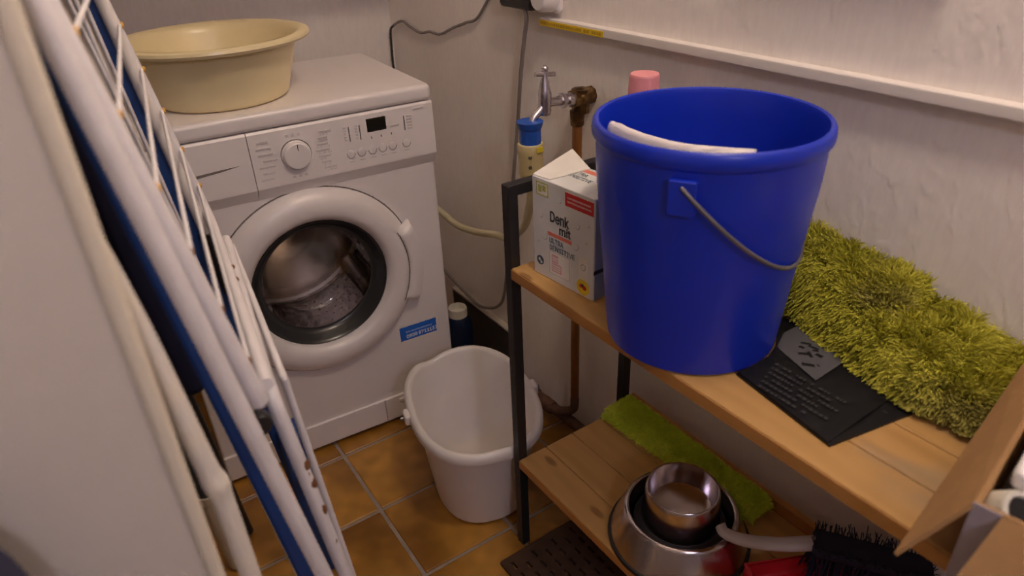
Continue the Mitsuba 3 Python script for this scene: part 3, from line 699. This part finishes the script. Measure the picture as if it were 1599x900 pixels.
def rug_col(p, rng):
    k = meshkit.fbm(p * 30, 3, 21)[:, None]; g = np.clip((meshkit.fbm(p * 14, 3, 33)[:, None] - .54) * 5, 0, 1)
    c = V(.35, .34, .025) * (1 - k) + V(.66, .62, .085) * k
    c = c * (1 - .55 * g) + V(.24, .20, .10) * .55 * g
    return c * rng.uniform(.75, 1.2, (len(p), 1))
fib, fc = grow(G, 42000, .026, .0013, .35, np.random.default_rng(2), rug_col, 40)
add('shaggy_rug__pile', fib, 'pile', False, color=fc, kind='stuff')
tag('shaggy_rug', 'yellow-green shaggy rug slumped against the wall on the upper shelf', 'rug')

# ------------------------------------------------------------------ green mop pad on the lower shelf
pc0, pc1, pw, ph = V(-.0900, -.0365), V(-.0800, -.4000), .0345, .032
def pad_grid(nl=70, nc=30):
    v = []
    for t in np.linspace(0, 1, nl):
        c = lerp(pc0, pc1, t); dr_ = (pc1 - pc0) / np.linalg.norm(pc1 - pc0); nr = V(-dr_[1], dr_[0])
        e = min(t, 1 - t) * .367; k = min(1, (e + .002) / .012) ** .5
        for s in np.linspace(-1, 1, nc):
            xx = math.copysign(min(1, abs(s) * 1.22), s); zz = ph * k if abs(s) < .82 else ph * k * (1 - ((abs(s) - .82) / .18))
            q = c + nr * xx * (pw - .011 * t)
            v.append([*q, Z2 + .0006 + max(zz, .0003)])
    return np.array(v).reshape(nl, nc, 3)
Gp = pad_grid()
add('mop_pad__core', trimesh.Trimesh(Gp.reshape(-1, 3), quadgrid(70, 30), process=False), 'pile', True, color=np.tile([.50, .62, .05], (2100, 1)))
def pad_col(p, rng):
    k = meshkit.fbm(p * 40, 3, 9)[:, None]
    return (V(.56, .68, .05) * (1 - k) + V(.74, .83, .13) * k) * rng.uniform(.8, 1.2, (len(p), 1))
fib, fc = grow(Gp, 16000, .0065, .0007, .1, np.random.default_rng(4), pad_col, 60)
add('mop_pad__pile', fib, 'pile', False, color=fc, kind='stuff')
tag('mop_pad', 'bright green fuzzy mop pad lying along the back of the lower shelf', 'mop pad')

# ------------------------------------------------------------------ two steel dog bowls, one in the other
gx, gy, gz = -.2204, -.3380, Z2 + .0006
lowp = [(.1150, .004), (.1135, .010), (.1050, .034), (.0940, .060), (.0905, .0645), (.0875, .0655), (.0850, .0640), (.0835, .055), (.080, .030), (.070, .018), (0, .016)]
add('dog_bowl__shell', move(lathe(lowp, 96), gx, gy, gz), 'steel', 40)
add('dog_bowl__rubber_ring', move(lathe([(.108, .0), (.1168, 0), (.1180, .004), (.1168, .0085), (.1135, .0095)], 96), gx, gy, gz), 'rubber', 40, label='black rubber foot ring')
tag('dog_bowl', 'wide steel dog bowl on the lower shelf, holding a smaller one', 'bowl')
z0 = gz + .022
upp = [(.0780, .012), (.0765, .022), (.0690, .030), (.0645, .044), (.0605, .080), (.0590, .0875), (.0570, .0895), (.0545, .0885), (.0535, .082), (.0520, .066), (.048, .048), (.036, .040), (0, .039)]
upp = [(.0650, .018), (.0635, .040), (.0605, .080), (.0592, .0865), (.0572, .0885), (.0550, .0875), (.0540, .081), (.0525, .066), (.048, .050), (.036, .043), (0, .042)]
add('dog_bowl_001__shell', move(lathe(upp, 96), gx, gy, z0), 'steel', 40)
add('dog_bowl_001__rubber_ring', move(lathe([(.060, .004), (.0720, .004), (.0765, .010), (.0755, .017), (.0670, .024), (.0640, .026)], 96), gx, gy, z0), 'rubber', 40, label='black rubber foot ring')
tag('dog_bowl_001', 'small steel dog bowl with black rubber ring, nested in the wider bowl', 'bowl')

# ------------------------------------------------------------------ hand brush and dustpan on the lower shelf
hp = spline([(-.2150, -.4130, .3300), (-.2170, -.4260, .3250), (-.2020, -.4540, .3240), (-.1720, -.4930, .3320), (-.1330, -.5260, .3390)], 10)
add('hand_brush__handle', tube(hp, np.linspace(.0085, .0125, len(hp)), 16, flat=.75), 'handle_white', True, label='pale curved handle')
bd = V(.55, -.835, 0); bn = V(.835, .55, 0); bo_ = V(-.137, -.521, .331)
add('hand_brush__block', put(rbox((0, -.023, 0), (.160, .023, .018), .006), bo_, bd, bn, (0, 0, 1)), 'bristle_navy', 30)
rb = np.random.default_rng(6); tf = []
for i in range(26):
    for j in range(7):
        c = V(.004 + i * .0061, -.020 + j * .0067, .002); tip = c + V(rb.normal(.0, .004) - .004, (j - 3) * .0035 + rb.normal(0, .002), -.048)
        for k in range(4):
            o_ = rb.normal(0, .0012, 3); tf.append(tube([c + o_, (c + tip) / 2 + o_, tip + o_ * 2.2], .0007, 4))
        if j in (0, 6) or i in (0, 25):
            for k in range(4):
                o_ = rb.normal(0, .0014, 3); tf.append(tube([c + o_ + [0, 0, .012], c + V(0, (j - 3) * .002, .022) + o_ * 3], .0007, 4))
BRZ = put(cat(*tf), bo_, bd, bn, (0, 0, 1))
add('hand_brush__bristles', BRZ, 'bristle_navy', 30, kind='stuff', label='dark navy bristles')
tag('hand_brush', 'hand brush with pale handle and dark navy bristles beside the dog bowls', 'brush')
dp_o = V(-.2030, -.4560, Z2 + .001)
pan = man(rbox((0, -.30, 0), (.160, 0, .034), .008)) - man(rbox((.006, -.32, .004), (.154, -.008, .08), .006))
PX, PY = V(.90, -.435, 0), V(.435, .90, 0)
add('dustpan__tray', put(tm(pan), dp_o, PX, PY, (0, 0, 1)), 'dustpan_red', 30)
add('dustpan__rim', put(tube([(.0, -.28, .034), (.003, -.005, .034), (.157, -.005, .034), (.160, -.28, .034)], .004, 10), dp_o, PX, PY, (0, 0, 1)), 'dustpan_red', 30)
tag('dustpan', 'red plastic dustpan under the hand brush on the lower shelf', 'dustpan')

# ------------------------------------------------------------------ cardboard box at the near end of the shelf
KB = 'cardboard_box'
kc = V(-.3640, -.7485); kx_ = V(.985, .171); ky_ = V(.171, -.985)          # far aisle corner, along the wall-ward side, towards the viewer
KZ0, KZ1 = Z1 + .0005, .760
def kpt(a, b, z): return V(*(kc + kx_ * a + ky_ * b), z)
def slab(p, th):
    """a thin closed board from a quad of points"""
    p = [V(*q) for q in p]; n = np.cross(p[1] - p[0], p[3] - p[0]); n /= np.linalg.norm(n)
    v = p + [q - n * th for q in p]; f = [[0, 1, 2], [0, 2, 3], [4, 6, 5], [4, 7, 6]]
    for k in range(4):
        k2 = (k + 1) % 4; f += [[k, 4 + k, 4 + k2], [k, 4 + k2, k2]]
    return trimesh.Trimesh(v, f, process=False)
KL, KW = .325, .135
def kwall(a0, b0, a1, b1): return put(box((a0, b0, KZ0), (a1, b1, KZ1)), V(*kc, 0), (*kx_, 0), (*ky_, 0), (0, 0, 1))
for r_ in ((0, 0, KL, .004), (0, .004, .004, KW), (KL - .004, .004, KL, KW), (0, KW - .004, KL, KW)):
    add(f'{KB}__wall', kwall(*r_), 'kraft')
add(f'{KB}__bottom', put(box((.004, .004, KZ0), (KL - .004, KW - .004, KZ0 + .004)), V(*kc, 0), (*kx_, 0), (*ky_, 0), (0, 0, 1)), 'kraft')
add(f'{KB}__flap', slab([kpt(.0, -.001, KZ1), kpt(.30, -.001, KZ1), (-.075, -.668, .722), (-.3960, -.7150, .690)], .0035), 'kraft', label='brown flap folded out over the shelf')
add(f'{KB}__flap', slab([kpt(-.001, KW, KZ1), kpt(-.001, .020, KZ1), (-.425, -.760, .672), (-.440, -.900, .672)], .0035), 'kraft', label='brown flap hanging towards the aisle')
add(f'{KB}__corner_tape', put(box((-.0012, -.0012, KZ0), (.0, .020, KZ1 + .0006)), V(*kc, 0), (*kx_, 0), (*ky_, 0), (0, 0, 1)), 'tape_grey', label='grey tape along the corner')
tag(KB, 'open brown cardboard box at the near end of the upper shelf', 'cardboard box')
# things in the box
AP = 'appliance'
def kput(m): return put(m, V(*kc, 0), (*kx_, 0), (*ky_, 0), (0, 0, 1))
add(f'{AP}__case', kput(rbox((.046, .010, KZ0 + .006), (.200, .122, .758), .008)), 'black_plastic', 30)
add(f'{AP}__panel', kput(rbox((.046, .0125, .752), (.198, .120, .772), .005)), 'appliance_white', 30, label='white top panel')
tag(AP, 'black and white appliance lying inside the cardboard box', 'appliance')
add('packet', kput(rbox((.206, .008, KZ0 + .006), (.300, .060, .778), .004)), 'print_rose', 30, label='rose and white packet at the wall end of the cardboard box', cat='packet')
rl = lathe([(.0, .012), (.017, .012), (.019, .0), (.024, .0), (.026, .003), (.026, .045), (0, .045)], 40)
AX = V(-.30, .62, .72); AX /= np.linalg.norm(AX); AU = np.cross(AX, (0, 0, 1)); AU /= np.linalg.norm(AU); AW = np.cross(AX, AU)
rl = lathe([(0, -.004), (.0125, -.004), (.0135, .0), (.0175, .0), (.0185, -.003), (.0185, -.034), (0, -.034)], 40)
add('tape_roll__ring', kput(put(rl, (.0235, .030, .752), AU, AW, AX)), 'lid_cream', 40)
add('tape_roll__core', kput(put(lathe([(0, -.0032), (.0126, -.0032)], 32), (.0235, .030, .752), AU, AW, AX)), 'black_plastic', label='dark hollow of the roll')
tag('tape_roll', 'cream roll with a dark hollow lying at the aisle side of the cardboard box', 'roll')

# ------------------------------------------------------------------ tap, valve, pipes, hose
TPY = .166
cyl = lambda p0, p1, r, n=24: tube([V(*p0), V(*p1)], r, n)
TP = 'water_tap'
add(f'{TP}__elbow', cat(move(trimesh.creation.icosphere(2, .0195), -.0260, TPY, .8520), cyl((-.026, TPY, .852), (-.026, TPY, .822), .0165, 8), cyl((-.0, TPY, .852), (-.048, TPY, .852), .0175, 8), cyl((-.026, TPY, .868), (-.026, TPY, .855), .0185, 8)), 'brass', 40, label='tarnished brass elbow')
add(f'{TP}__collar', cat(cyl((-.045, TPY, .852), (-.060, TPY, .8525), .0135, 20), cyl((-.060, TPY, .8525), (-.110, TPY, .857), .0085, 20), cyl((-.068, TPY, .853), (-.076, TPY, .8535), .0145, 6)), 'chrome', 40)
add(f'{TP}__valve_body', cat(move(lathe([(0, -.028), (.009, -.028), (.0115, -.022), (.0120, .0), (.0125, .012), (.0100, .020), (.0085, .032), (.0055, .042), (.0050, .056), (0, .056)], 32), -.1125, TPY, .862)), 'chrome', 40)
add(f'{TP}__handle', cat(tube([(-.1335, TPY, .912), (-.0890, TPY, .9055)], .0042, 12), move(trimesh.creation.icosphere(2, .0065), -.1115, TPY, .9185)), 'chrome', 40, label='chrome T-handle')
add(f'{TP}__spout', tube(spline([(-.114, TPY, .857), (-.124, TPY, .845), (-.1385, TPY, .833), (-.1465, TPY, .820)], 8), .0068, 14), 'chrome', True)
tag(TP, 'chrome water tap with T-handle on the right wall', 'tap')
HX, HY = -.1478, TPY
add('inlet_hose__connector', move(lathe([(0, .8300), (.0225, .8300), (.0255, .8290), (.0225, .8170), (.0205, .8140), (.0205, .7870), (0, .7870)], 12), HX, HY, 0), 'valve_blue', 20, label='blue screw connector')
add('inlet_hose__safety_valve', move(lathe([(0, .7880), (.0235, .7880), (.0255, .7850), (.0250, .7700), (.0235, .7650), (.0235, .7280), (.0210, .7220), (.0160, .7200), (.0150, .700), (0, .700)], 40), HX, HY, 0), 'valve_beige', 40, label='beige safety valve')
for z in (.7665, .7470):
    add('inlet_hose__hole', put(lathe([(0, .0010), (.0036, .0010), (.0036, 0)], 16), (HX - .0145, HY - .0185, z), (.787, -.617, 0), (0, 0, 1), (-.617, -.787, 0)), 'seam')
add('inlet_hose__yellow_tag', put(rbox((-.007, -.005, 0), (.007, .006, .002), .0009), (HX + .002, HY - .0258, .7800), (1, 0, 0), (0, 0, 1), (0, -1, 0)), 'valve_yellow', 30, label='yellow tag')
hs = spline([(HX, HY, .705), (HX + .004, HY + .012, .660), (-.1250, .2300, .5850), (-.098, .330, .513), (-.075, .430, .477), (-.062, .540, .440), (-.060, .640, .424), (-.060, .720, .4330), (-.075, .820, .450), (-.16, .965, .470), (-.24, .985, .45)], 12)
add('inlet_hose__tube', tube(hs, .0088, 16), 'hose_beige', True)
tag('inlet_hose', 'beige water hose with safety valve from tap to washing machine', 'hose')
CPX = V(-.0300, .1720)
add('water_pipe__riser', tube([(*CPX, .826), (*CPX, .105)], .0098, 20), 'copper', True)
add('water_pipe__sleeve', move(lathe([(.0098, .795), (.0132, .797), (.0142, .812), (.0150, .826), (.0098, .828)], 24), *CPX, 0), 'brass', 40)
add('water_pipe__branch', tube(bend([(*CPX, .12), (*CPX, .078), (-.048, .215, .060), (-.052, .255, .045)], .03), .0105, 16), 'corroded', True, label='corroded lower bend')
add('water_pipe__floor_run', tube([(-.040, .42, .042), (-.038, .30, .042), (-.028, .02, .040), (-.022, -.35, .034)], .0135, 16), 'corroded', True, label='dark pipe along the floor')
for y in (.265, .335):
    add('water_pipe__joint', tube([(-.040, y - .018, .042), (-.040, y + .018, .042)], .0175, 12), 'corroded', 40)
tag('water_pipe', 'brown copper pipe running down the right wall to the floor', 'pipe')

# ------------------------------------------------------------------ plugs, cables, yellow tape on the wall
add('adapter_plug', rbox((-.036, .313, .992), (0, .425, 1.075), .008), 'black_plastic', 30, label='black plug adapter on the right wall at the upper edge', cat='plug')
add('wall_socket__box', rbox((-.020, .246, .992), (0, .338, 1.09), .012), 'white_plastic', 30)
add('wall_socket__plug', put(lathe([(0, .030), (.021, .030), (.026, .024), (.028, 0)], 32), (-.019, .272, 1.022), (0, -1, 0), (0, 0, 1), (-1, 0, 0)), 'white_plastic', 40)
tag('wall_socket', 'white wall socket with round plug next to the black adapter', 'socket')
cd = spline([(-.028, .345, 1.0), (-.028, .337, .975), (-.028, .348, .93), (-.024, .369, .856), (-.020, .395, .73), (-.020, .4170, .612), (-.018, .445, .45), (-.018, .468, .33), (-.018, .492, .245), (-.018, .524, .206), (-.018, .565, .182), (-.022, .6157, .168), (-.03, .70, .19), (-.05, .86, .25), (-.10, .99, .30)], 10)
add('mains_cord', tube(cd, .0042, 10), 'grey_cable', True, label='grey cord hanging from the plug adapter down the right wall', cat='cable')
wc = spline([(-.006, .425, 1.045), (-.006, .470, 1.030), (-.006, .5085, .996), (-.007, .560, .950), (-.007, .6100, .935), (-.007, .6737, .9157), (-.007, .740, .893), (-.007, .79, .893), (-.007, .8443, .8844), (-.007, .90, .892), (-.007, .940, .902), (-.007, .9725, .8950), (-.010, .995, .885)], 8)
wc2 = spline([(-.010, .995, .885), (-.013, 1.010, .872), (-.013, 1.016, .84), (-.014, 1.018, .79), (-.02, 1.020, .70), (-.10, 1.02, .62)], 8)
add('wall_cable__run', tube(wc, .0034, 10), 'grey_cable', True)
add('wall_cable__loose_end', tube(wc2, .0034, 10), 'dark_cable', True, label='black cable end in the corner')
tag('wall_cable', 'thin grey cable drooping across the right wall to the corner', 'cable')
yt = add('yellow_tape', rbox((-.0222, .1115, .9670), (-.0209, .3035, .9780), .0005), 'tape_yellow', label='yellow printed tape strip on the white trunking', cat='tape')
bits = []; rr = np.random.default_rng(8); y = .298
while y > .118:
    w_ = rr.uniform(.003, .007); bits.append(box((-.0226, y - w_, .9700), (-.0221, y, .9752))); y -= w_ + .0016
    if rr.random() < .15: y -= .006
add(f'{yt}__print', cat(*bits), 'tape_print', kind='stuff')

# ------------------------------------------------------------------ corner clutter between machine and wall
jx, jy = -.0880, .6250
add('jar__body', move(lathe([(0, 0), (.036, 0), (.038, .004), (.038, .125), (.030, .150), (.026, .158), (0, .158)], 40), jx, jy, .0005), 'jar_navy', 40)
add('jar__lid', move(lathe([(.0270, .155), (.0270, .1790), (.0255, .1815), (.0190, .1815), (.0180, .1790), (.0180, .166), (0, .166)], 40), jx, jy, .0005), 'lid_cream', 40, label='cream ring-shaped lid')
tag('jar', 'dark blue jar with a cream ring lid between washing machine and wall', 'jar')
add('dark_panel__board', rbox((-.018, .470, 0), (-.002, .775, .148), .002), 'dark_board', 30)
add('dark_panel__edge', rbox((-.0195, .470, .1480), (-.002, .775, .1560), .002), 'aged_white', 30, label='whitish top edge')
tag('dark_panel', 'dark board with whitish top edge standing at the foot of the right wall', 'board')
ic = trimesh.creation.icosphere(4, 1.0); v = np.asarray(ic.vertices)
v = v * (V(.038, .050, .050) * (1 + .9 * (meshkit.fbm(v * 3.2, 4, 12)[:, None] - .5) + .5 * (meshkit.noise(v * 11, 3)[:, None] - .5)))
v[:, 2] = np.maximum(v[:, 2], -.04)
net = trimesh.Trimesh(v + [-.085, .500, .0405], ic.faces, process=False)
add('net_bag__bag', net, 'net_green', 60)
add('net_bag__tag', rbox((-.118, .515, .072), (-.100, .536, .089), .003), 'old_orange', 30, label='orange tag')
tag('net_bag', 'crumpled dark green net bag on the floor behind the white bucket', 'bag')

# ------------------------------------------------------------------ mat under the shelf
mh = man(rbox((-.3990, -.900, .0002), (-.0700, -.0420, .0110), .003))
cut = []
for i in range(13):
    for j in range(26):
        x, y = -.380 + i * .0250, -.068 - j * .0310 - (.0155 if i % 2 else 0)
        if x > -.09 or y < -.88: continue
        cut.append(m3.Manifold.cube([.0065, .0190, .02], True).translate([x, y, .010]))
mh = mh - m3.Manifold.batch_boolean(cut, m3.OpType.Add)
add('door_mat', tm(mh), 'mat_brown', 30, label='brown slotted rubber mat on the floor under the shelf', cat='mat')

# ------------------------------------------------------------------ drying rack leaning at the left
DRK = 'drying_rack'
L0, SS, UU = V(-.8513, -.3463, 1.0864), V(.0096, 0, -.0549), V(.0726, .4947, -.0072)
R0 = L0 + UU
ln = lambda a, b, z: V(*a) + (V(*b) - V(*a)) * ((z - a[2]) / (b[2] - a[2]))      # the point of line a-b at height z
# the near end of the wing is a square capped end, the far end a bend
LC, RC = L0 + V(-.0065, 0, 0), R0 + V(-.003, 0, 0)
lr = dense([LC - 14 * SS, LC + 4.75 * SS])
add(f'{DRK}__wing_rail', tube(np.vstack([lr, lr[-1] + V(.001, .001, -.004)]), [.0085] * len(lr) + [.0055], 16), 'rack_white', 60)
rr_p = bend([RC - 14 * SS, RC + 4.9 * SS, LC + 4.55 * SS + V(.012, .004, 0)], .045, 12)
add(f'{DRK}__wing_rail', tube(rr_p, .0068, 16), 'rack_white', 60)
for i in range(-13, 5):
    a, b = L0 + i * SS + V(.0015, .003, 0), R0 + i * SS + V(.002, -.002, 0)
    add(f'{DRK}__wire', tube([a, b], .0021, 8), 'rack_white', True)
    if i >= -1:
        add(f'{DRK}__rusty_end', put(trimesh.creation.icosphere(2, .0027), a, (1, 0, 0), (0, 1, 0), (0, 0, 1.5)), 'old_orange' if i < 2 else 'rust', True, label='rusty wire end')
        add(f'{DRK}__rusty_end', put(trimesh.creation.icosphere(2, .0021), b + V(.002, -.004, 0), (1, 0, 0), (0, 1, 0), (0, 0, 1.8)), 'old_orange', True, label='rusty wire end')
T1a, T1b = V(-.8712, -.365, 1.1268), V(-.7990, -.365, .6034)
add(f'{DRK}__leg', tube(dense([ln(T1a, T1b, 1.78), ln(T1a, T1b, .012)], .1), .0083, 18), 'rack_white', True)
# second frame: crosses from far to near, then runs down as the other leg
B0, B1, B2 = V(-.7244, .13, .7754), V(-.7925, -.290, .800), V(-.7634, -.30, .5118)
bl_ = bend([B0, B1, ln(B1, B2, .012)], .05, 12)
add(f'{DRK}__leg', tube(dense(bl_), .0078, 16), 'rack_white', True)
C0, C1 = V(-.7740, -.24, .765), V(-.7458, -.24, .4367)
add(f'{DRK}__stay', tube([V(-.7200, .12, .768), C0 + V(0.008, 0, .0)], .0045, 10), 'rack_white', True)
add(f'{DRK}__stay', tube(dense([C0 + V(.008, 0, 0), ln(C0, C1, .02)], .1), .0042, 10), 'rack_white', True)
ga, gb = V(-.7891, .14, 1.1045), V(-.7473, .14, .7941)
gl = dense([ln(ga, gb, 1.75), ln(ga, gb, .785)], .1)
k = add(f'{DRK}__rail', tube(gl, .0075, 14), 'trunking', True)
add(f'{k}__end_cap', tube([ln(ga, gb, .790), ln(ga, gb, .690)], .0115, 14), 'black_plastic', 40, label='black end cap')
for a, b, r, z in (((-.8117, .10, 1.1154), (-.7640, .10, .6781), .0026, .66), ((-.8495, -.1, 1.1372), (-.8316, -.1, 1.0241), .0026, .72), ((-.8331, 0, 1.1266), (-.8165, 0, 1.0131), .0022, .70), ((-.8239, .04, 1.1221), (-.8093, .04, .9808), .0028, .68)):
    add(f'{DRK}__rod', tube([ln(a, b, 1.70), ln(a, b, z)], r, 10), 'rack_white', True)
# blue flat rails
def flatbar(a, b, z0, z1, wx, wy):
    p, q = ln(a, b, z0), ln(a, b, z1)
    d = (q - p); L = np.linalg.norm(d); d /= L; y = V(0, 1, 0); x = np.cross(y, d)
    return put(rbox((-wx / 2, -wy / 2, 0), (wx / 2, wy / 2, L), .004), p, x, y, d)
add(f'{DRK}__blue_rail', flatbar((-.8765, -.285, 1.1565), (-.8075, -.285, .5743), 1.76, .010, .020, .012), 'rail_blue', 30, label='flat dark blue rail')
add(f'{DRK}__blue_rail', flatbar((-0.7941, .15, 1.1091), (-0.7022, .15, 0.2115), 1.76, .010, .026, .014), 'rail_blue', 30, label='flat dark blue rail')
add(f'{DRK}__blue_crossbar', tube([ln((-.8765, -.285, 1.1565), (-.8075, -.285, .5743), 1.72), ln((-0.7941, .15, 1.1091), (-0.7022, .15, 0.2115), 1.72)], .007, 12), 'rail_blue', True)
add(f'{DRK}__blue_foot', rbox((-.725, .112, .300), (-.681, .165, .400), .006), 'rail_blue', 30)
add(f'{DRK}__hinge', put(lathe([(0, .012), (.011, .012), (.013, .009), (.013, 0), (0, 0)], 24), (-.8120, -.300, .772), (1, 0, 0), (0, 0, 1), (0, -1, 0)), 'black_plastic', 40, label='black hinge knob')
for z in (.792, .776): add(f'{DRK}__hinge_pin', tube([(-.806, -.298, .825), (-.800 - (z < .78) * .007, -.300, z)], .0028, 8), 'chrome', True)
# rust chips on the near leg and the wing's lower tube
rc = np.random.default_rng(9)
for (z, s_, n) in ((.688, .0075, 5), (.664, .006, 3), (.632, .008, 6), (.575, .003, 2)):
    c = ln(B1, B2, z) + V(.0045, -.0066, 0)
    for i in range(n):
        m = trimesh.creation.icosphere(2, s_ * rc.uniform(.35, .75)); m.vertices = np.asarray(m.vertices) * [.5, .25, 1.2]
        add(f'{DRK}__rust_chip', move(m, *(c + V(rc.uniform(-.002, .002), rc.uniform(-.0003, .0006), rc.uniform(-1, 1) * s_ * 1.1))), 'rust', True)
for t in (.42, .50):
    c = lerp(R0 + 4.9 * SS, L0 + 4.55 * SS, t) + V(.0062, -.003, .001)
    m = trimesh.creation.icosphere(2, .0030); add(f'{DRK}__rust_chip', move(m, *c), 'rust', True)
tag(DRK, 'folded white clothes drying rack with blue rails and rusty wire ends leaning at the left', 'drying rack')

# ------------------------------------------------------------------ ironing board behind the rack
IB = 'ironing_board'
na, nb = V(-.8800, -.19, 1.1205), V(-.8510, -.19, .7645)
p0, p1 = ln(na, nb, 1.62), ln(na, nb, .745)
d = (p1 - p0); Ld = np.linalg.norm(d); d /= Ld; yv = V(0, 1, 0); xv = np.cross(yv, d)
add(f'{IB}__cover', put(rbox((-.020, 0, 0), (.014, .30, Ld), .014, 12), p0, xv, yv, d), 'navy_cloth', 30, label='dark navy padded cover')
ba, bb = V(-.8340, .35, .5240), V(-.7960, .35, .0080)
add(f'{IB}__leg', tube([ln(ba, bb, .80), bb], .0105, 14), 'black_plastic', 40, label='thin black strip in the gap beside the washing machine')  # thin black strip standing in the gap beside the machine
ga, gb = V(-.8668, .28, .4604), V(-.8484, .28, .1992)
add(f'{IB}__leg', tube([ln(ga, gb, .62), ln(ga, gb, .215)], .0200, 18), 'pole_grey', 40, label='dark grey leg')
add(f'{IB}__foot', tube([ln(ga, gb, .222), ln(ga, gb, .205), ln(ga, gb, .200), ln(ga, gb, .012)], [.0245, .0250, .0225, .0205], 20), 'cream_plastic', 40, label='cream plastic foot')
dl = V(-.0038, 0, 0) + spline([(-.9170, -.392, 1.25), (-.9010, -.392, 1.125), (-.8897, -.392, 1.0331), (-.8850, -.392, .9993), (-.8784, -.392, .9458), (-.8734, -.392, .8924), (-.8661, -.392, .8109), (-.8632, -.392, .7850), (-.8613, -.392, .6791), (-.8590, -.392, .45), (-.8560, -.392, .012)], 8)
rad = np.full(len(dl), .0086)
rad *= 1 + .22 * np.exp(-((dl[:, 2] - .798) / .010) ** 2)
add(f'{IB}__leg', tube(dl, rad, 18), 'aged_white', True, label='white leg with a joint')
tag(IB, 'ironing board with dark navy cover standing upright behind the drying rack', 'ironing board')

# ------------------------------------------------------------------ open door at the far left
dx1 = -.8848
add('door_1', cat(rbox((XL + .004, -.447, .008), (dx1 - .011, -.409, 2.02), .004), ), 'door_paint', 30, kind='structure', label='cream door leaf at the left edge')
add('door_1__edge_strip', rbox((dx1 - .0120, -.4490, .008), (dx1, -.407, 2.02), .0040, 12), 'door_edge', 30, label='lighter cream edge strip')
ic = trimesh.creation.icosphere(4, 1.0); v = np.asarray(ic.vertices)
v = np.sign(v) * abs(v) ** .7 * V(.078, .038, .150); v = v * (1 + .12 * (meshkit.fbm(v * 14, 3, 2)[:, None] - .5))
add('cloth_bag__bag', trimesh.Trimesh(v + [-1.056, -.497, .800], ic.faces, process=False), 'grey_cloth', 60)
add('cloth_bag__strap', tube(spline([(-1.095, -.490, .93), (-1.075, -.458, 1.06), (-1.055, -.490, .93)], 8), .004, 8), 'grey_cloth', True)
tag('cloth_bag', 'dark grey-blue cloth bag hanging on the cream door', 'bag')
